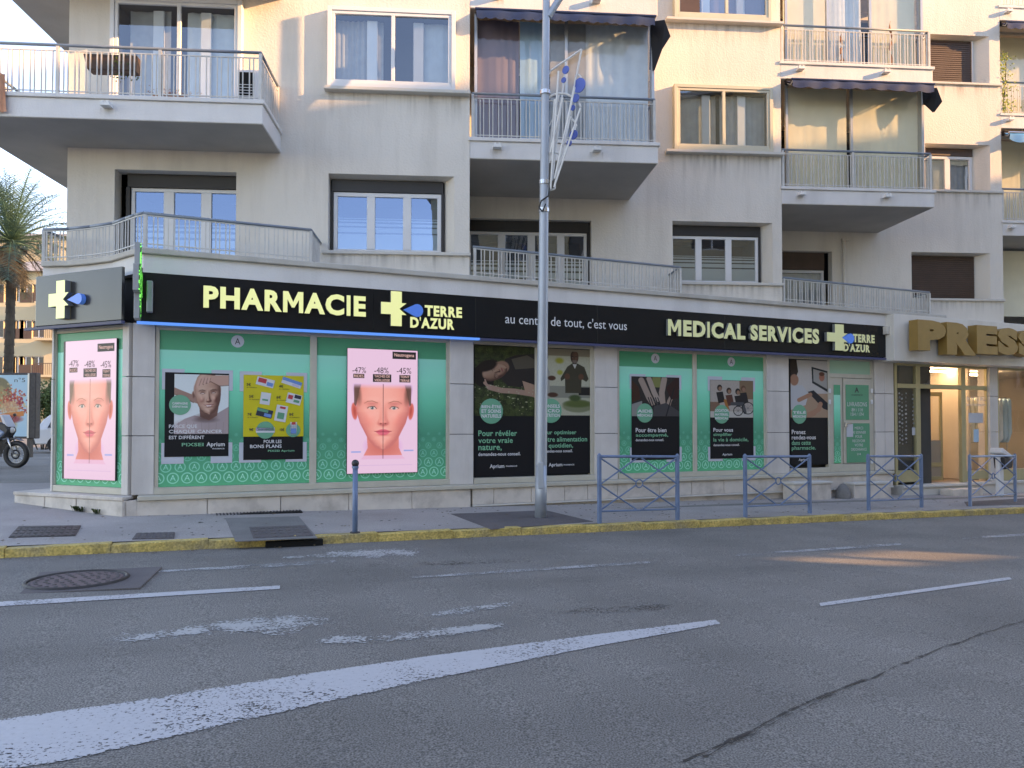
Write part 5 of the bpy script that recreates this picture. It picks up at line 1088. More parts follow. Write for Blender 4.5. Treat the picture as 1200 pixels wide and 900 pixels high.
def awning(label, x0, x1, ztop, y, out, drop, val, mat, scallop=.16, amp=.03, side=False, seed=0):
    t = thing('awning', label, 'awning', BLD)
    part('roller', MB().tube((x0, y+.02, ztop-.07), (x1, y+.02, ztop-.07), .05, seg=10).box(x0, x1, y-.03, y+.08, ztop-.03, ztop-.004), M['black_canvas'], t)
    n = max(8, int((x1-x0)/.04)); mb = MB()
    for i in range(n+1):
        x = x0+(x1-x0)*i/n; f = i/n; sag = .012*math.sin(f*23)+.01*math.sin(f*51)
        zb = ztop-drop-val-amp*abs(math.sin(math.pi*(x-x0)/scallop))-.01*math.sin(f*9)
        mb.v += [(x, y-.03, ztop-.07), (x, y-out*.6, ztop-.07-drop*.62+sag), (x, y-out, ztop-drop+sag), (x, y-out-.015+.012*math.sin(f*40), ztop-drop-val*.5), (x, y-out-.005+.012*math.sin(f*40+1), zb)]
    for i in range(n):
        for j in range(4): a = i*5+j; mb.f.append((a, a+5, a+6, a+1))
    part('canvas', mb, M[mat], t, smooth=True); part('front_bar', MB().tube((x0-.02, y-out, ztop-drop), (x1+.02, y-out, ztop-drop), .022, seg=8), M['chrome' if mat != 'navy' else 'navy'], t)
    for x in (x0+.03, x1-.03): part('bracket', MB().path([(x, y, ztop-.1), (x, y-out*.5, ztop-drop-.05), (x, y-out, ztop-drop)], .014, 6), M['grey_alu'], t)
    if side:                                                # side cheek of folded dark canvas
        mb = MB(); P = [(x1+.02, y+.1, ztop-.05), (x1+.20, y-.1, ztop-.12), (x1+.30, y-.12, ztop-.42), (x1+.17, y-.05, ztop-.62), (x1+.06, y+.05, ztop-side), (x1+.02, y+.2, ztop-side+.1)]
        mb.quad(*P); mb.quad(*[(p[0]-.01, p[1]+.03, p[2]) for p in reversed(P)]); part('side_cheek', mb, M['black_canvas'], t)
    return t
awning('scalloped navy awning above the mauve and pale blue curtains', XB(558, -.1), XB(766, -.1), SOF[3]-.0, 0.0, .20, .12, .14, 'navy', side=.95)
awning('navy awning with black cover above the cream blinds', XC(924, Y_B-.1), XC(1088, Y_B-.1), SOF[3]-.0, Y_B-.0, .30, .14, .15, 'navy', .34, .03, side=.42)
awning('faded navy awning at the right edge above the climbing plants', 13.0, 16.1, SOF[4]-.02, Y_C, .2, .12, .14, 'navy', .2, .04)
awning('bright blue gathered awning at the right edge', 13.02, 16.1, SOF[3]-.06, Y_C, .2, .12, .16, 'sky_canvas', .5, .08)

# things kept on the balconies
x, z = at(BLD, 130, 74, -1.0)
t = thing('flower_box', 'long brown window box hung inside the corner balcony railing', 'planter', BLD)
xa, xb = at(BLD, 100, 74, -1.0)[0], at(BLD, 163, 74, -1.0)[0]
part('box', MB().xprism([(xa+.06, z-.14), (xb-.03, z-.14), (xb, z+.10), (xa, z+.10)], -1.08, -.88), M['brown'], t, bevel=.01)
mb = MB()
for _ in range(160):
    a = xb-.25+random.gauss(0, .10); c = random.uniform(-1.12, -.9); h = z-.12-random.random()*.18+random.uniform(0, .3); s = .018
    mb.quad((a, c, h), (a+s, c+random.uniform(-s, s), h+s*.5), (a+s*1.2, c, h+s*1.6), (a-s*.3, c+random.uniform(-s, s), h+s*1.2))
part('trailing_leaves', mb, M['plant'], t, kind='stuff')
xa, z = at(BLD, 279, 101, -.7); xb = at(BLD, 302, 101, -.7)[0]
t = thing('air_conditioner', 'small white outdoor air conditioning unit at the right end of the corner balcony', 'air conditioner', BLD)
part('casing', MB().box(xa, xb+.1, -.75, -.45, zs(2), z+.25), M['white_pvc'], t, bevel=.01)
g = part('fan_grille', MB().box(xa+.03, xa+.24, -.765, -.752, zs(2)+.05, z+.2), M['void'], t)
gb_ = MB().box(xa+.03, xa+.24, -.775, -.767, 0, .008).mesh('grille_bar', M['white_pvc'])
for k in range(9): link('grille_bar', gb_, g, (0, 0, zs(2)+.07+k*.045))
xa, z = at(BLD, 198, 105, -.9)
t = thing('flower_pots', 'terracotta pots with orange flowers on the corner balcony floor', 'flower pots', BLD)
for k in range(4):
    c = xa-.16+k*.12; part('pot', MB().tube((c, -.95, zs(2)), (c, -.95, zs(2)+.13), .05, .065, 12), M['terracotta'] if 'terracotta' in M else M.setdefault('terracotta', pmat('terracotta', (.40, .16, .08), .8)), t)
mb = MB()
for _ in range(120):
    a = xa+.02+random.gauss(0, .16); c = -.95+random.uniform(-.08, .08); h = zs(2)+.13+abs(random.gauss(0, .05)); s = .02
    mb.quad((a, c, h), (a+s, c, h+s*.4), (a+s, c+s, h+s*1.5), (a, c+s, h+s))
part('blossom', mb, M['terracotta'], t, kind='stuff')
# a draped orange cloth at the left edge of the corner balcony
xa, z = at(BLD, 0, 110, -1.28)
mb = MB()
for i in range(9):
    for j in range(7): mb.v.append((xa-.16+i*.027+.01*j*(i/8-.3), -1.27+.02*math.sin(i*1.9+j*.5), zs(2)+.25-j*.095))
for i in range(8):
    for j in range(6): a = i*7+j; mb.f.append((a, a+7, a+8, a+1))
o = part('draped_cloth', mb, pmat('orange_cloth', (.60, .26, .16), .85, .25, 9), smooth=True); o.location = (BLD.ox, BLD.oy, 0); o.rotation_euler = (0, 0, BLD.a); tag(o, 'orange patterned cloth hanging over the corner balcony at the left edge', 'cloth')
# ornaments on the sunlit top balcony
for px, wd, top_, lab in ((986, .10, .62, 'reddish brown sculpted ornament on the sunlit top balcony, left one'), (1044, .07, .95, 'tall thin reddish figure on the sunlit top balcony behind the balustrade')):
    xo = at(BLD, px, 50, Y_B+.08)[0]; zo = zs(3); t = thing('balcony_ornament', lab, 'ornament', BLD)
    part('stand', MB().tube((xo, Y_B+.085, zo), (xo, Y_B+.085, zo+.06), .035, seg=10), M['iron'], t); mb = MB()
    for k in range(15):
        rr = wd*(.28+.2*math.sin(k*1.3)+.12*math.sin(k*2.9))*(1 if 0 < k < 14 else .3)
        for j in range(8): mb.v.append((xo+.02*math.sin(k*.9)+rr*math.cos(j*.785), Y_B+.085+rr*.4*math.sin(j*.785), zo+.05+top_*k/14))
    mb.f = [(k*8+j, k*8+(j+1) % 8, k*8+8+(j+1) % 8, k*8+8+j) for k in range(14) for j in range(8)]+[tuple(range(8)), tuple(range(112, 120))]
    part('figure', mb, M['terracotta'], t, smooth=True)
# climbing plant on balcony D3
t = thing('climbing_plant', 'yellow green climbing plant on the balcony at the right edge', 'plant', BLD)
mb = MB()
for _ in range(500):
    a = 13.02+abs(random.gauss(0, .16)); c = Y_C+random.uniform(-.05, .25); h = zs(3)+random.random()**1.3*1.5; s = random.uniform(.02, .045); an = random.random()*6.28
    mb.quad((a, c, h), (a+s*math.cos(an), c-s*.3, h+s*math.sin(an)), (a+s*1.3*math.cos(an+.7), c, h+s*1.3*math.sin(an+.7)), (a+s*.8*math.cos(an+1.4), c+s*.4, h+s*.8*math.sin(an+1.4)))
part('leaves', mb, pmat('yellow_green_leaf', (.30, .34, .05), .7, .3, 6), t, kind='stuff')
part('stem', MB().path([(13.05, Y_C+.1, zs(3)), (13.12, Y_C+.05, zs(3)+.6), (13.2, Y_C+.1, zs(3)+1.5)], .01, 5), M['bark'], t)

# ---------------------------------------------------------------- the dry cleaner's shop at the right: gold letters, open door
pr = thing('cleaner_shopfront', 'champagne aluminium shop front with open door under the gold lettering', 'shopfront', SHOP)
YP = -.02; PX = lambda px, y=0.05: at(SHOP, px, 500, y)[0]
xa = PX(1049); xe = PX(1049)+9
psn = thing('cleaner_sign', 'pale metal fascia with large gold letters PRESS at the right edge', 'sign', SHOP)
YS = -.42; xs0 = at(SHOP, 1047.5, 400, YS)[0]; zs1 = at(SHOP, 1060, 368.5, YS)[1]; zs0 = at(SHOP, 1060, 423, YS)[1]; xj = at(SHOP, 1148, 400, YS)[0]
for a, b in ((xs0, xj), (xj, xj+2.2), (xj+2.2, xj+5)): part('sign_panel', MB().box(a+.003, b-.003, YS, YS+.05, zs0, zs1), M['press_panel'], psn, bevel=.004)
part('sign_box', MB().box(xs0, xj+5, YS+.052, .2, zs0+.004, zs1-.004), M['press_panel'], psn)
for ch, a, b, c, d in (('P', 1065, 1098, 377, 412), ('R', 1099, 1133, 380, 417), ('E', 1134, 1158, 383, 416), ('S', 1158.5, 1182, 385.5, 417), ('S', 1182.5, 1208, 388, 419)):
    ptxt(SHOP, ch, a, b, c, d, YS-.06, M['gold'], psn, .22, name='letter', bold=.075, side=M['gold'], slant=0)
# opening frame
fl = .02+base(14)+.17
ztr = at(SHOP, 1090, 455.5, .05)[1]; zhead = zs0+.0
def pf(a, b, z0_, z1_, y=.05, d=.07, m='frame_gold', nm='window_frame'): return part(nm, MB().box(a, b, y, y+d, z0_, z1_), M[m], pr, bevel=.004)
zb = at(SHOP, 1075, 562, .05)[1]; zd = at(SHOP, 1110, 566, .05)[1]
pf(PX(1049), PX(1052), zd, zhead); pf(PX(1074), PX(1079), zd, zhead, .045, .09); pf(PX(1127), PX(1132), zd, zhead, .045, .09); pf(PX(1157), PX(1160), zd, zhead)
pf(PX(1052), PX(1157), ztr, ztr+.10, .042, .1); pf(PX(1052), PX(1157), zhead-.05, zhead+.03); pf(PX(1052), PX(1074), zb-.05, zb+.22); pf(PX(1132), PX(1157), zb-.05, zb+.16)
for a, b in ((1052, 1074), (1079, 1127), (1132, 1157)): part('fanlight_pane', MB().quad((PX(a), .09, ztr+.1), (PX(b), .093, ztr+.1), (PX(b), .09, zhead-.05), (PX(a), .088, zhead-.05)), M['glass_clear'], pr)
for a, b, z0_ in ((1052, 1074, zb+.22), (1132, 1157, zb+.16)): part('window_pane', MB().quad((PX(a), .09, z0_), (PX(b), .093, z0_), (PX(b), .09, ztr), (PX(a), .088, ztr)), M['glass_clear'], pr)
# door leaf folded inwards
part('threshold', MB().box(PX(1049), xe, -.12, .3, -.25, zd-.06).box(PX(1049), xe, -.16, .3, zd-.058, zd-.005), M['sill'], pr, bevel=.006)
stp = part('step', MB().box(PX(1090), PX(1125), -.5, -.17, -.3, zd-.10), M['plinth'], pr, bevel=.01)
dx0, dx1 = PX(1079), PX(1127)
door = part('open_door', MB().box(dx0+.30, dx0+.36, .5, .56, zd+.02, ztr-.05).box(dx1-.12, dx1-.06, .5, .56, zd+.02, ztr-.05).box(dx0+.36, dx1-.12, .5, .56, ztr-.15, ztr-.05).box(dx0+.36, dx1-.12, .5, .56, zd+.02, zd+.12), M['frame_gold'], pr, bevel=.004)
part('lower_panel', MB().box(dx0+.36, dx1-.12, .515, .545, zd+.12, zd+1.0), M['door_beige'], door); part('push_bar', MB().box(dx0+.36, dx1-.12, .49, .512, zd+.36, zd+.46), M['frame_gold'], door)
part('pane', MB().quad((dx0+.36, .53, zd+1.0), (dx1-.12, .53, zd+1.0), (dx1-.12, .53, ztr-.15), (dx0+.36, .53, ztr-.15)), M['glass_clear'], door)
part('side_leaf', MB().box(dx0+.02, dx0+.07, .12, .17, zd+.02, ztr-.03).box(dx0+.02, dx0+.06, .17, .9, zd+.02, ztr-.03), M['frame_gold'], pr, bevel=.004)
part('wall_panel', MB().box(dx0+.08, dx0+.30, .9, .93, zd+.9, ztr-.1), M['curtain_cream'], pr); part('wall_panel', MB().box(dx0+.08, dx0+.30, .9, .93, zd+.02, zd+.88), M['door_beige'], pr)
# pillar and the next window
pl0, pl1 = PX(1160, 0), PX(1169.5, 0)
for z0_, z1_ in ((zd, 1.42), (1.43, 2.3), (2.31, zhead)): part('stone_panel', MB().box(pl0, pl1, -.01, .3, z0_, z1_), M['limestone'], pr, bevel=.004)
pf(PX(1169.7), PX(1171), zd, zhead); pf(PX(1171), xe, zhead-.05, zhead+.03); pf(PX(1171), xe, zd, zd+.28, .03, .1)
part('window_pane', MB().quad((PX(1171), .09, zd+.28), (xe, .1, zd+.28), (xe, .09, zhead-.05), (PX(1171), .088, zhead-.05)), M['glass_clear'], pr)
# interior
ix0, ix1 = PX(1049), xe
mb = MB(); mb.quad((ix0, 4.5, 0), (ix1, 4.5, 0), (ix1, 4.5, 3.2), (ix0, 4.5, 3.2)); mb.quad((ix0, .2, 0), (ix0, 4.5, 0), (ix0, 4.5, 3.2), (ix0, .2, 3.2)); mb.quad((ix1, .2, 0), (ix1, 4.5, 0), (ix1, 4.5, 3.2), (ix1, .2, 3.2)); mb.quad((ix0, .1, 3.06), (ix1, .1, 3.06), (ix1, 4.5, 3.06), (ix0, 4.5, 3.06))
part('interior_wall', mb, M['skinwall'], pr); part('interior_floor', MB().quad((ix0, .2, zd-.02), (ix1, .2, zd-.02), (ix1, 4.5, zd-.02), (ix0, 4.5, zd-.02)), M['shop_floor'], pr)
part('partition', MB().box(PX(1160)+.0, PX(1160)+.08, .6, 2.4, zd, 3.05), M['skinwall'], pr)
for k, (a, b, c) in enumerate(((.2, 1.2, 1.2), (1.6, 2.5, 1.8), (2.4, 3.6, 1.0), (4.4, 5.6, 1.5), (5.4, 6.4, 3.0))):
    o = part('ceiling_lamp', MB().box(ix0+a, ix0+b, c, c+.09, 2.95, 2.99), M['tube_light']); o.location = (SHOP.ox, SHOP.oy, 0); o.rotation_euler = (0, 0, SHOP.a)
    tag(o, ['yellow ceiling tube behind the left fanlight', 'yellow ceiling tube behind the middle fanlight', 'yellow ceiling tube behind the right fanlight', 'ceiling tube inside the window right of the grey pillar', 'ceiling tube far inside the right window'][k], 'ceiling lamp', 'fluorescent ceiling tubes in the shop')
t = thing('shop_counter', 'beige counter inside the shop behind the open door', 'counter', SHOP)
part('body', MB().box(dx0+.5, dx1+1.3, 2.2, 2.7, zd, zd+1.0), M['door_beige'], t, bevel=.01); part('top', MB().box(dx0+.45, dx1+1.35, 2.15, 2.75, zd+1.0, zd+1.04), M['curtain_cream'], t, bevel=.006)
t = thing('potted_plant', 'dark leafy plant standing on the shop counter', 'plant', SHOP)
part('pot', MB().tube((dx1-.4, 2.4, zd+1.04), (dx1-.4, 2.4, zd+1.25), .1, .13, 14), M['dark_plastic'], t); mb = MB()
for _ in range(400):
    a = random.random()*6.28; r_ = random.random()*.32; h = zd+1.25+random.random()*.7*(1-r_); X_ = dx1-.4+r_*math.cos(a); Y_ = 2.4+r_*math.sin(a); s = .05
    mb.quad((X_, Y_, h), (X_+s, Y_, h+s*.3), (X_+s*.9, Y_+s*.3, h+s), (X_, Y_+s*.2, h+s*.8))
part('leaves', mb, M['plant'], t, kind='stuff')
# clothes rail seen through the right window
t = thing('clothes_rail', 'rail of hanging garments inside the right shop window', 'clothes rail', SHOP)
cx = PX(1171)+.25
part('rail', MB().tube((cx, 1.6, 2.35), (cx+2.4, 1.6, 2.35), .015).tube((cx, 1.6, zd), (cx, 1.6, 2.35), .015).tube((cx+2.4, 1.6, zd), (cx+2.4, 1.6, 2.35), .015), M['chrome'], t)
for k in range(12):
    c = cx+.1+k*.19; w_ = random.uniform(.05, .08); m_ = M[random.choice(['curtain_cream', 'curtain_white', 'curtain_mauve', 'dark_plastic', 'door_beige', 'curtain_blue'])]
    part('garment', MB().xprism([(c-w_, 2.28), (c, 2.34), (c+w_, 2.28), (c+w_*1.2, 1.1+random.uniform(0, .4)), (c-w_*1.1, 1.1)], 1.35, 1.85), m_, t, bevel=.02)
# paper stars / notices on the glass
t = thing('window_garland', 'strings of small white paper stars in the left pane of the cleaner shop', 'window decoration', SHOP)
for k, px in enumerate((1054.5, 1057.5, 1062, 1070.5)):
    mb = MB(); x = PX(px, .12)
    for j in range(13 if k < 3 else 10): z = ztr-.12-j*.095-(k % 2)*.03; mb.tube((x+random.uniform(-.015, .015), .12, z), (x, .124, z), .020+.006*(j % 2), seg=5)
    part('star_string', mb, M['poster_white'], t)
t = thing('paper_notice', 'white paper notice on the pane right of the open door', 'notice', SHOP)
psheet(SHOP, 'sheet', 1135, 1152, 484, 495.5, .085, M['poster_white'], t); t2 = thing('window_lettering', 'white telephone lettering on the pane right of the open door', 'lettering', SHOP)
ptxt(SHOP, '04 93 07 38 26', 1132.5, 1157, 465, 469.5, .086, M['t_white'], t2, bold=.01); ptxt(SHOP, 'netpressing.com', 1132.5, 1157, 472.4, 476.4, .086, M['t_white'], t2, bold=.01)
t = thing('paper_notice', 'small bluish notice low on the pane right of the open door', 'notice', SHOP); psheet(SHOP, 'sheet', 1141, 1147, 503, 518, .085, M['curtain_blue'], t)
t = thing('paper_notice', 'small pale notice in the pane left of the open door', 'notice', SHOP); psheet(SHOP, 'sheet', 1069, 1074, 501, 510, .085, M['poster_white'], t)

# ---------------------------------------------------------------- street furniture
# barriers: two posts, top and bottom rail, crossing bars with a ring
def barrier(pxl, pyl, pxr, pyr, label):
    a = Vector(gat(pxl, pyl, 0, zpav)); b = Vector(gat(pxr, pyr, 0, zpav)); d = b-a; d.z = 0; L_ = d.length; ang = math.atan2(d.y, d.x)
    t = thing('barrier', label, 'barrier', loc=a, rz=ang, group='blue cross braced barriers along the kerb'); dz = b.z-a.z; H = 1.0
    for x, z in ((0, 0), (L_, dz)): o = part('post', MB().box(x-.026, x+.026, -.026, .026, z-.1, z+H), M['blue_paint'], t, bevel=.005); part('cap', MB().sphere((x, 0, z+H), .024, 8, 5), M['blue_paint'], o)
    zz = lambda x, h: dz*x/L_+h
    part('top_rail', MB().tube((.02, 0, zz(0, .975)), (L_-.02, 0, zz(L_, .975)), .021), M['blue_paint'], t); part('bottom_rail', MB().tube((.02, 0, zz(0, .17)), (L_-.02, 0, zz(L_, .17)), .014), M['blue_paint'], t)
    m = L_/2; seg = [((.03, .95), (m-.06, .60)), ((m+.06, .54), (L_-.03, .19)), ((.03, .19), (m-.06, .54)), ((m+.06, .60), (L_-.03, .95)),
      ((.03, .57), (m-.03, .955)), ((m+.03, .955), (L_-.03, .57)), ((.03, .55), (m-.05, .185)), ((m+.05, .185), (L_-.03, .55))]
    for k, ((x0_, h0), (x1_, h1)) in enumerate(seg): part('brace', MB().tube((x0_, .012*(-1)**k, zz(x0_, h0)), (x1_, .012*(-1)**k, zz(x1_, h1)), .0125, seg=6), M['blue_paint'], t)
    part('ring', MB().torus((m, 0, zz(m, .57)), .06, .011, 'y', 20, 6), M['blue_paint'], t, smooth=True)
barrier(702.5, 613, 794, 609.5, 'blue steel barrier nearest the lamp post'); barrier(873.5, 606, 949, 601.5, 'blue steel barrier in front of the stone block, second from the lamp post')
barrier(1018, 598, 1080, 594.5, 'blue steel barrier before the left end of the cleaner shop, third from the lamp post'); barrier(1137, 593.5, 1190, 588, 'blue steel barrier at the right edge of the photo')
X, Y, z = gat(416, 625, 0, zpav)
t = thing('bollard', 'slim blue bollard with a dark ball top by the drain cover', 'bollard', loc=(X, Y, z))
part('shaft', MB().tube((0, 0, -.1), (0, 0, .84), .034, .033, 14), M['blue_paint'], t, smooth=True); part('collar', MB().tube((0, 0, .82), (0, 0, .85), .043, seg=14), M['blue_paint'], t); part('ball', MB().sphere((0, 0, .885), .048, 16, 10), M['dark_plastic'], t, smooth=True); part('base_ring', MB().tube((0, 0, 0), (0, 0, .02), .07, .06, seg=14), M['iron'], t)
X, Y, z = gat(633.5, 606.5, 0, zpav); ZL = 1.6+(478-0)/880*Y+.15
t = thing('lamp_post', 'tall pale grey steel lamp post leaning slightly right in front of the pharmacy', 'lamp post', loc=(X, Y, z))
top = Vector((.115, 0, 9.6)); 
mb = MB(); n_ = 12
for k in range(n_): a, b = k/n_, (k+1)/n_; mb.tube(top*a+Vector((0, 0, -.05 if k == 0 else 0)), top*b, .092-.042*a, .092-.042*b, 20, cap=k in (0, n_-1))
part('shaft', mb, M['pole'], t, smooth=True); part('base_door', MB().box(-.045, .045, -.098, -.08, .45, .85), M['pole'], t, bevel=.006)
h = lambda py: 1.6+(498-py)/880*Y-z
arm = h(14); part('bracket_arm', MB().path([top*(arm/9.6)+Vector((.03, 0, 0)), (top.x*.7+.25, 0, arm+.33), (1.4, 0, arm+1.1)], .055, 10), M['pole'], t)
part('lamp_head', MB().box(1.3, 2.1, -.14, .14, arm+1.05, arm+1.2), M['chrome'], t, bevel=.03)
for py in (105, 212, 245): c = top*(h(py)/9.6); part('clamp_band', MB().tube(c-Vector((0, 0, .03)), c+Vector((0, 0, .03)), .085, seg=18), M['chrome'], t)
c = top*(h(238)/9.6); part('cable', MB().path([c+Vector((.1, -.02, .35)), c+Vector((.06, -.1, .1)), c+Vector((-.05, -.12, .02)), c+Vector((-.08, -.11, -.08)), c+Vector((-.03, -.1, -.14)), c+Vector((.02, -.1, -.02))], .012), M['black'], t)
# festive light frame on the post
dk = lambda px, py, dy=0.0: (((px-600)/880)*(Y+dy)-X, dy, 1.6+(498-py)/880*(Y+dy)-z)
K = lambda x, y, dy=0.0: dk(630+x/4.865, 45+y/4.865, dy)
t = thing('street_decoration', 'white fan shaped light frame with blue discs clamped to the lamp post', 'decoration', loc=(X, Y, z))
fr_ = MB(); r_ = .015
fr_.path([K(58, 860), K(58, 200), K(75, 165), K(255, 40)], .016); fr_.path([K(58, 860), K(100, 850), K(105, 790), K(255, 40)], .014); part('outer_frame', fr_, M['white_tube'], t)
ribs = [((75, 850), (122, 165)), ((70, 700), (100, 330)), ((85, 800), (165, 110)), ((98, 790), (215, 260)), ((100, 820), (205, 330)), ((90, 700), (135, 320)), ((95, 840), (248, 380)), ((110, 740), (225, 480)), ((60, 620), (125, 300)), ((75, 640), (145, 320)), ((150, 600), (190, 430))]
for k, (a, b) in enumerate(ribs): part('rib', MB().path([K(*a, .05*(k % 3-1)), K(*b, .14*(k % 3-1))], r_), M['white_tube'], t)
def arc(pts, rr=.014): part('arch', MB().path([K(*p) for p in pts], rr), M['white_tube'], t)
arc([(58, 325), (90, 305), (125, 295), (165, 298), (205, 318), (235, 345), (250, 375)], .017); arc([(220, 195), (232, 185), (246, 195), (252, 210)]); arc([(200, 445), (215, 460), (226, 485)]); arc([(62, 650), (90, 635), (125, 645), (140, 670)]); arc([(60, 500), (100, 420), (120, 425)], .009)
for x_, y_, rr in ((162, 158, 23), (150, 217, 16), (240, 248, 42), (219, 322, 25), (203, 378, 16), (206, 535, 28), (181, 583, 18)):
    c = Vector(K(x_, y_, -.05)); q_ = rr/4.865/880*Y; part('blue_disc', MB().tube(c, c+Vector((.01, .012, 0)), q_, seg=20), M['disc_blue'], t)
# litter bin-ish post box: pale pedestal stand in front of the grey pillar
xg_, zg_ = at(SHOP, 1172, 575, -.9)
t = thing('waste_bin', 'pale pedestal bin with open lid behind the rightmost barrier', 'bin', SHOP)
part('stand', MB().box(xg_-.09, xg_+.07, -.95, -.85, base(xg_), base(xg_)+.95), M['white_pvc'], t, bevel=.015); part('lid', MB().xprism([(xg_-.16, base(xg_)+1.0), (xg_+.25, base(xg_)+.86), (xg_+.25, base(xg_)+.93), (xg_-.10, base(xg_)+1.12)], -1.05, -.75), M['white_pvc'], t, bevel=.02); part('bowl', MB().xprism([(xg_+.0, base(xg_)+.62), (xg_+.26, base(xg_)+.66), (xg_+.28, base(xg_)+.85), (xg_-.05, base(xg_)+.9)], -1.03, -.77), M['dark_plastic'], t, bevel=.02)
# ---------------------------------------------------------------- down the side street, at the left
def wz(px, py, Y): return ((px-600)/880*Y, Y, 1.6+(498-py)/880*Y)
# motorcycle
Xf, Yf = (20-600)/880*18.4, 18.4; zg = zroad(Xf, Yf)
t = thing('motorcycle', 'blue and white parked motorcycle cut off by the left edge', 'motorcycle', loc=(Xf, Yf, zg), rz=R(-6))
def wheel(x):
    w_ = part('wheel', MB().torus((x, 0, .33), .275, .062, 'y', 32, 10), M['black'], t, smooth=True); sp = MB().tube((x, -.05, .33), (x, .05, .33), .045, seg=12).torus((x, 0, .33), .215, .012, 'y', 28, 6)
    for k in range(10): a = k*.628; sp.tube((x, .01*(-1)**k, .33), (x+.21*math.cos(a), 0, .33+.21*math.sin(a)), .008, seg=5)
    part('rim', sp, M['grey_alu'], w_); part('brake_disc', MB().torus((x, -.035, .33), .10, .02, 'y', 20, 4), M['iron'], w_)
wheel(0); wheel(-1.38)
for s in (-.09, .09): part('fork_leg', MB().tube((0, s, .33), (-.20, s, .80), .026, seg=8).tube((-.20, s, .80), (-.32, s, 1.02), .022, seg=8), M['chrome'], t, smooth=True)
part('front_mudguard', MB().xprism([(-.28, .58), (-.16, .68), (.02, .70), (.16, .66), (.10, .69), (0, .735), (-.16, .72), (-.30, .60)], -.075, .075), M['dark_plastic'], t, bevel=.01)
part('fairing', MB().xprism([(-.10, .92), (-.22, .72), (-.46, .74), (-.56, .96), (-.34, 1.12), (-.2, 1.08)], -.15, .15), M['dark_plastic'], t, bevel=.03)
part('tank', MB().xprism([(-.42, .80), (-.92, .80), (-.98, .94), (-.80, 1.04), (-.52, 1.06), (-.36, .98)], -.16, .16), M['bike_blue'], t, bevel=.05)
part('side_panel', MB().xprism([(-.30, .74), (-.18, .86), (-.40, .98), (-.62, .84), (-.55, .66)], -.19, .19), M['bike_blue'], t, bevel=.03)
part('windscreen', MB().xprism([(-.26, 1.06), (-.12, 1.0), (-.30, 1.30), (-.36, 1.30)], -.13, .13), M['poster_white'], t, bevel=.01); part('headlight', MB().sphere((-.12, 0, .92), .075, 12, 8, (.6, 1, 1)), M['white_pvc'], t, smooth=True)
part('handlebar', MB().path([(-.50, -.36, 1.10), (-.38, -.18, 1.10), (-.36, .18, 1.10), (-.50, .36, 1.10)], .016), M['iron'], t)
for s in (-1, 1): part('mirror', MB().tube((-.42, .28*s, 1.12), (-.34, .33*s, 1.27), .007).sphere((-.34, .34*s, 1.30), .05, 10, 6, (.4, 1.2, .8)), M['dark_plastic'], t)
part('engine', MB().box(-.95, -.45, -.13, .13, .34, .68).tube((-.6, -.16, .50), (-.6, .16, .50), .12).tube((-.82, -.17, .42), (-.82, .17, .42), .10), M['iron'], t, bevel=.015)
part('seat', MB().xprism([(-.90, .88), (-1.60, .94), (-1.62, 1.02), (-1.2, .98), (-.95, .97)], -.13, .13), M['black'], t, bevel=.03); part('tail', MB().xprism([(-1.0, .72), (-1.65, .90), (-1.68, .99), (-1.0, .90)], -.10, .10), M['bike_blue'], t, bevel=.02)
part('exhaust', MB().path([(-.5, -.15, .45), (-.7, -.19, .30), (-1.1, -.20, .34), (-1.6, -.21, .55)], .04, 10), M['chrome'], t, smooth=True)
part('swing_arm', MB().tube((-.9, -.1, .42), (-1.38, -.1, .33), .03).tube((-.9, .1, .42), (-1.38, .1, .33), .03), M['iron'], t); part('side_stand', MB().tube((-.9, -.15, .35), (-.78, -.35, 0), .014), M['iron'], t)
# advertising panel
Yp = 24.0; xr_ = wz(44, 470, Yp)[0]; zt_ = wz(0, 437, Yp)[2]; zb_ = wz(0, 514, Yp)[2]; zg = zroad(xr_, Yp)
t = thing('advertising_panel', 'free standing grey advertising panel with a red and green poster', 'advertising panel', loc=(xr_-1.55, Yp, zg), rz=R(-4))
part('case', MB().box(-.0, 1.55, 0, .24, zb_-zg, zt_-zg), M['iron'], t, bevel=.02)
f0 = sheet('poster_sheet', .08, 1.28, zb_-zg+.07, zt_-zg-.07, -.006, ad_picture().mat('street_poster_print'), t); lettering('n°5', .84, 1.20, zt_-zg-.30, zt_-zg-.16, -.008, 0, M['t_dark'], t, bold=0)
part('trim', MB().box(.02, .075, -.012, -.002, zb_-zg+.02, zt_-zg-.02).box(1.285, 1.34, -.012, -.002, zb_-zg+.02, zt_-zg-.02), M['grey_alu'], t)
for x in (.25, 1.3): part('leg', MB().box(x-.06, x+.06, .06, .18, -.1, zb_-zg+.02), M['iron'], t)
# white hatchback seen from the rear left
Yc = 28.0; xc = wz(44.5, 500, Yc)[0]; zg = zroad(xc, Yc)
t = thing('parked_car', 'white hatchback with red tail light behind the advertising panel', 'car', loc=(xc, Yc, zg), rz=R(24))
prof = [(.05, .32), (.0, .55), (.05, .86), (.28, 1.22), (.48, 1.40), (1.1, 1.46), (1.9, 1.44), (2.75, .98), (3.6, .84), (3.85, .62), (3.85, .32)]
mb = MB(); k = len(prof)
for s, f_ in ((-1, 1), (-.55, 1.0), (.55, 1.0), (1, 1)):
    for x, z_ in prof: y_ = .83*s if abs(s) < 1 else s*(.83-.20*max(0, (z_-.86)/.6)); mb.v.append((x, y_, z_+(.02 if abs(s) < 1 and z_ > 1.3 else 0)))
for a in range(3):
    for i in range(k): mb.f.append((a*k+i, a*k+(i+1) % k, (a+1)*k+(i+1) % k, (a+1)*k+i))
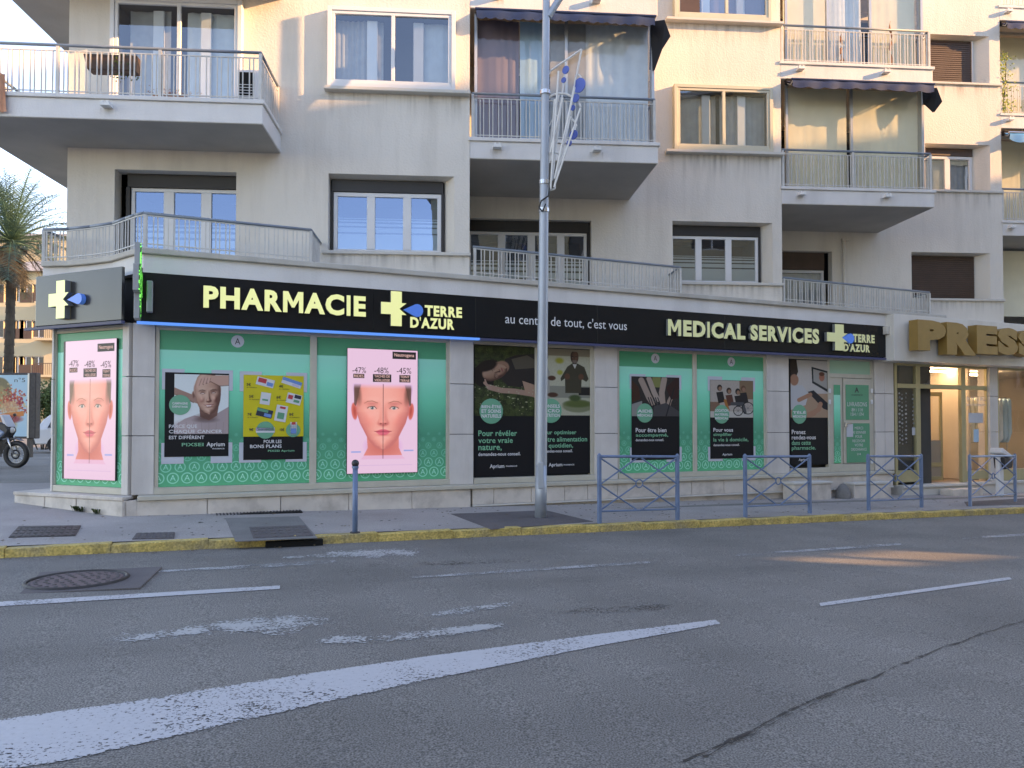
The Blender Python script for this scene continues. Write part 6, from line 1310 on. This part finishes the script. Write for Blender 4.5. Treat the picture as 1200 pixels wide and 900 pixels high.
mb.f += [tuple(range(k)), tuple(range(4*k-1, 3*k-1, -1))]; body = part('body', mb, M['white_car'], t, bevel=.03)
part('rear_window', MB().quad((.075, -.62, .90), (.075, .62, .90), (.39, .54, 1.34), (.39, -.54, 1.34)), M['car_glass'], t)
for s in (-1, 1):
    part('side_window', MB().quad((.42, s*.83, .92), (1.25, s*.83, .92), (1.2, s*.70, 1.36), (.60, s*.70, 1.34)), M['car_glass'], t); part('side_window', MB().quad((1.32, s*.83, .92), (2.5, s*.83, .92), (1.9, s*.70, 1.36), (1.28, s*.70, 1.36)), M['car_glass'], t)
    part('tail_light', MB().box(-.012, .12, min(s*.60, s*.845), max(s*.60, s*.845), .62, .86), M['red_lamp'], t, bevel=.015); part('headlight', MB().box(3.7, 3.86, min(s*.5, s*.8), max(s*.5, s*.8), .6, .76), M['chrome'], t, bevel=.02)
    for x in (.72, 3.12):
        w_ = part('wheel', MB().tube((x, s*.64, .31), (x, s*.85, .31), .31, seg=24), M['black'], t, bevel=.02); part('hub_cap', MB().tube((x, s*.845, .31), (x, s*.86, .31), .19, seg=16), M['grey_alu'], w_)
part('bumper', MB().box(-.06, .1, -.80, .80, .30, .50), M['dark_plastic'], t, bevel=.02); part('number_plate', MB().box(-.072, -.062, -.26, .26, .56, .66), M['poster_white'], t)
# palms
def palm(px, pyc, Y, crown_r, label, hang=True, seed=1):
    rnd = random.Random(seed); X_ = (px-600)/880*Y; zg = zroad(X_, Y); zc = 1.6+(498-pyc)/880*Y-zg; t = thing('palm_tree', label, 'palm tree', loc=(X_, Y, zg))
    mb = MB(); n_ = 26
    for i in range(n_): a, b = i/n_, (i+1)/n_; r_ = .19-.04*a; mb.tube((.15*math.sin(a*2), 0, zc*a), (.15*math.sin(b*2), 0, zc*b), r_*1.08, r_*.94, 12)
    part('trunk', mb, M['bark'], t)
    top_ = Vector((.15*math.sin(2), 0, zc))
    def frond(az, el, L_, droop, mat, mbs):
        p = top_.copy(); d = Vector((math.cos(az)*math.cos(el), math.sin(az)*math.cos(el), math.sin(el))); seg_ = 12; prev = p.copy()
        for i in range(seg_):
            f = i/seg_; d = (d+Vector((0, 0, -droop*(.4+f)/seg_))).normalized(); q_ = prev+d*(L_/seg_); mbs.tube(prev, q_, .022*(1-f)+.005, seg=4, cap=False)
            side = d.cross(Vector((0, 0, 1))).normalized(); up = side.cross(d)
            for s in (-1, 1):
                for m_ in range(3):
                    c = prev.lerp(q_, (m_+rnd.random()*.6)/3); ll = L_*.20*math.sin(math.pi*min(1, f*.86+.12))+.1; dd = (side*s*.85+d*.75+up*rnd.uniform(-.25, .35)).normalized(); w_ = d*.016
                    e = c+dd*ll+Vector((0, 0, -.12*ll*rnd.random())); mbs.quad(c-w_, c+w_, e+w_*.2, e-w_*.2)
            prev = q_
    lv = MB()
    for i in range(76): frond(i*2.399+rnd.random()*.3, R(rnd.uniform(-22, 85)), crown_r*rnd.uniform(.85, 1.15), rnd.uniform(.7, 1.5), None, lv)
    part('crown', lv, M['palm_leaf'], t, kind='stuff')
    if hang:
        dv = MB()
        for i in range(26): frond(i*2.399, R(rnd.uniform(-70, -25)), crown_r*rnd.uniform(.5, .8), 1.2, None, dv)
        part('dead_fronds', dv, M['palm_dead'], t, kind='stuff')
palm(6, 282, 30, 3.1, 'tall date palm with dead hanging fronds beside the pharmacy corner', seed=3)
# background buildings
def far_block(name, label, Y, px0, px1, pyt, depth, cols, rows, balc=(), roof='flat', px_first=0, wx=(.5, .9), ztop_first=None, floor=3.0, mat='far_wall'):
    x0_, x1_ = (px0-600)/880*Y, (px1-600)/880*Y; zt_ = 1.6+(498-pyt)/880*Y; t = thing(name, label, 'building', loc=(x0_, Y, 0)); W = x1_-x0_
    ops = []
    for r_ in range(rows):
        for c in cols:
            z1_ = zt_-1.0-r_*floor; ops.append((W*c, W*c+wx[0]*2, z1_-1.45, z1_, .18, 0))
    ops = [o for o in ops if o[2] > .5]
    mb = wall_mesh(0, W, -2, zt_, 0, ops); mb.quad((0, 0, -2), (0, depth, -2), (0, depth, zt_), (0, 0, zt_)); mb.quad((W, 0, -2), (W, 0, zt_), (W, depth, zt_), (W, depth, -2)); mb.quad((0, depth, -2), (W, depth, -2), (W, depth, zt_), (0, depth, zt_)); mb.quad((0, 0, zt_), (W, 0, zt_), (W, depth, zt_), (0, depth, zt_))
    link('wall', ramesh(mb, 'wall', M[mat]), t)
    for o in ops:
        w_ = part('window', MB().box(o[0], o[1], .12, .17, o[2], o[2]+.06).box(o[0], o[1], .12, .17, o[3]-.06, o[3]).box((o[0]+o[1])/2-.04, (o[0]+o[1])/2+.04, .12, .17, o[2]+.06, o[3]-.06), M['white_pvc'], t); part('pane', MB().quad((o[0], .16, o[2]), (o[1], .16, o[2]), (o[1], .16, o[3]), (o[0], .16, o[3])), M['far_glass'], w_)
        if rnd_.random() < .55: part('shutter', MB().box(o[0]+.02, o[0]+(o[1]-o[0])*rnd_.choice((.5, 1)), -.02, .03, o[2]-.1, o[2]+.75), M['brown'], w_)
    for (a, b, r_) in balc:
        z_ = zt_-2.6-r_*floor
        if z_ < 1: continue
        s = part('balcony', MB().box(W*a, W*b, -1.0, 0, z_-.18, z_), M[mat], t); rb = MB().box(W*a, W*b, -1.0, -.96, z_+.9, z_+.96)
        x = W*a
        while x < W*b: rb.box(x, x+.03, -.99, -.97, z_, z_+.9); x += .16
        part('balcony_rail', rb, M['brown'], s)
    if roof == 'hip':
        mb = MB(); mb.v = [(-.4, -.5, zt_), (W+.4, -.5, zt_), (W+.4, depth+.5, zt_), (-.4, depth+.5, zt_), (W*.3, depth/2, zt_+2.2), (W*.7, depth/2, zt_+2.2)]; mb.f = [(0, 1, 5, 4), (1, 2, 5), (2, 3, 4, 5), (3, 0, 4), (0, 3, 2, 1)]; part('roof', mb, M['far_roof'], t)
    else: part('parapet', MB().box(-.1, W+.1, -.1, .15, zt_, zt_+.35), M[mat], t)
    return t
rnd_ = random.Random(4)
far_block('apartment_building', 'beige apartment building with brown shutters beyond the palm tree', 62, -75, 110, 318, 12, [.02, .10, .18, .26, .34, .42, .47, .52, .60], 6, balc=((.66, .97, 0), (.66, .97, 1), (.66, .97, 2), (.66, .97, 3)), roof='hip')
far_block('apartment_building', 'pale distant apartment building rising behind the beige one', 105, -60, 120, 276, 14, [.05, .15, .25, .35, .45, .55, .65, .75, .85], 8, roof='hip')
# shrubs by the car
def shrub(px, Y, pyt, rx, label, n_=2600, seed=2):
    rnd = random.Random(seed); X_ = (px-600)/880*Y; zg = zroad(X_, Y); H = 1.6+(498-pyt)/880*Y-zg; t = thing('shrub', label, 'shrub', loc=(X_, Y, zg)); mb = MB(); cl = [(rnd.uniform(-rx*.6, rx*.6), rnd.uniform(-rx*.5, rx*.5), rnd.uniform(H*.35, H*.85), rnd.uniform(.25, .5)) for _ in range(16)]
    for _ in range(n_):
        c = rnd.choice(cl); v = Vector((rnd.gauss(0, 1), rnd.gauss(0, 1), rnd.gauss(0, 1))).normalized()*c[3]*rx*rnd.random()**.4; p = Vector(c[:3])+v
        a = Vector((rnd.gauss(0, 1), rnd.gauss(0, 1), rnd.gauss(0, 1))).normalized()*.07; b = a.orthogonal().normalized()*.035; mb.quad(p-a, p+b, p+a, p-b)
    part('foliage', mb, M['plant'], t, kind='stuff')
    st_ = MB()
    for c in cl[:7]: st_.tube((c[0]*.2, c[1]*.2, 0), (c[0], c[1], c[2]), .03, .015, seg=5)
    part('stem', st_, M['bark'], t)
shrub(50, 31, 432, 1.15, 'loose dark shrub between the advertising panel and the shop corner')
shrub(-5, 36, 440, 1.6, 'shrub mostly hidden behind the advertising panel', seed=5)
# weeds at the foot of the corner plinth
t = thing('weed', 'small weeds growing in the joint at the foot of the corner plinth', 'weeds', LEFT); mb = MB()
for cx_ in (1.30, 1.42, 1.72):
    for _ in range(40):
        a = random.random()*6.28; l_ = random.uniform(.03, .09); x = cx_+random.gauss(0, .03); z_ = zpav(*LEFT.world(cx_, -.22))-.0
        mb.quad((x, -.225, z_), (x+.008, -.23, z_), (x+l_*math.cos(a)*.7, -.23-l_*.5*random.random(), z_+l_), (x+l_*math.cos(a)*.7-.004, -.23, z_+l_*.9))
part('leaves', mb, M['plant'], t, kind='stuff'); t['kind'] = 'stuff'

# ---------------------------------------------------------------- across the street: what the sun comes over and the windows mirror
rnd_ = random.Random(9); OPP = Frame(*SHOP.world(-4, -19.5), 23.5+180)
ROOF = 16.7; HU, HZ = 27.2, 5.05
def opp_block(u0, u1, top, label, hole=None, mat='far_wall', seed=1):
    # local frame: x along the street, y away from the street
    t = thing('apartment_building', label, 'building', SHOP); v = -19.5; ops = []
    def clash(a, b, c, d): return hole and not (b < hole[0]-.3 or a > hole[1]+.3 or d < hole[2]-.3 or c > hole[3]+.3)
    for r_ in range(int(top//3)):
        x = u0+1.2
        while x+1.4 < u1-.8:
            c = 1.0+r_*2.9
            if c+1.5 < top-.6 and not clash(x, x+1.4, c, c+1.5): ops.append((x, x+1.4, c, c+1.5, -.2, 0))
            x += 3.1
    ww = wall_mesh(u0, u1, -3, top, v, ops+([(hole[0], hole[1], hole[2], hole[3], -.06, 0)] if hole else []))
    link('wall', ramesh(ww, 'wall', M[mat]), t)
    if not hole: part('side_walls', MB().quad((u0, v, -3), (u0, v-9, -3), (u0, v-9, top), (u0, v, top)).quad((u1, v, -3), (u1, v-9, -3), (u1, v-9, top), (u1, v, top)).quad((u0, v-9, -3), (u1, v-9, -3), (u1, v-9, top), (u0, v-9, top)), M[mat], t); part('roof', MB().box(u0-.3, u1+.3, v-9.3, v+.3, top, top+.25), M['far_roof'], t)
    else:
        part('roof', MB().box(u0-.0, u1+.0, v-.35, v+.3, top, top+.25), M['far_roof'], t)
    if hole: part('added_opening_post', MB().box(hole[0]+.7, hole[0]+.95, v-.05, v-.01, hole[2], hole[3]), M[mat], t)  # added bar that splits the sun patch on the road
    for o in ops: w_ = part('window', MB().box(o[0], o[1], v-.16, v-.12, o[2], o[2]+.08).box(o[0]+.66, o[0]+.74, v-.16, v-.12, o[2]+.08, o[3]), M['white_pvc'], t); part('pane', MB().quad((o[0], v-.17, o[2]), (o[1], v-.17, o[2]), (o[1], v-.17, o[3]), (o[0], v-.17, o[3])), M['far_glass'], w_)
    return t
opp_block(-3.0, 9, 12.0, 'four storey house across the street from the pharmacy')
opp_block(9, 19, ROOF, 'cream apartment building across the street right of the four storey house')
opp_block(19, 46, ROOF, 'long cream apartment building across the street with an opening added for the road sun patch', hole=(26.0, 28.2, 6.66, 7.06))  # opening is made up, shaped to throw the sun patch on the road
opp_block(46, 70, ROOF, 'cream apartment building across the street beyond the added opening')
opp_block(70, 100, ROOF, 'farthest cream apartment building across the street')

# ---------------------------------------------------------------- litter along the gutter and the foot of the walls
mb = MB(); rl = random.Random(11)
for k in range(420):
    u_ = rl.uniform(-3, 16); near = rl.random(); v_ = -2.79-abs(rl.gauss(0, .12)) if near < .6 else (-.24-abs(rl.gauss(0, .10)) if near < .8 else rl.uniform(-2.5, -.3)); X_, Y_ = SHOP.world(u_, v_)
    z_ = (zroad if v_ < -2.75 else zpav)(X_, Y_)+.006; s = rl.uniform(.008, .028); a = rl.random()*6.28
    mb.quad(*[(X_+s*q*math.cos(a+b), Y_+s*q*math.sin(a+b), z_+rl.uniform(0, .012)) for b, q in ((0, 1), (1.4, .5), (3.14, 1), (4.6, .5))])
o = part('fallen_leaves', mb, pmat('dry_leaf', (.16, .11, .06), .9, .5, 30)); o['kind'] = 'stuff'; o['label'] = 'small dry leaves and litter scattered along the kerb and plinth'
mb = MB()
for k in range(160):
    X_, Y_ = SHOP.world(rl.uniform(-4, 16), rl.uniform(-2.5, -.3)); r_ = rl.uniform(.010, .022); mb.prism([(X_+r_*math.cos(q*1.05), Y_+r_*math.sin(q*1.05)) for q in range(6)], zpav(X_, Y_)-.002, zpav(X_, Y_)+.003)
o = part('chewing_gum_spots', mb, pmat('dark_gum', (.07, .065, .06), .8)); o['kind'] = 'stuff'; o['label'] = 'dark chewing gum spots trodden into the pavement'
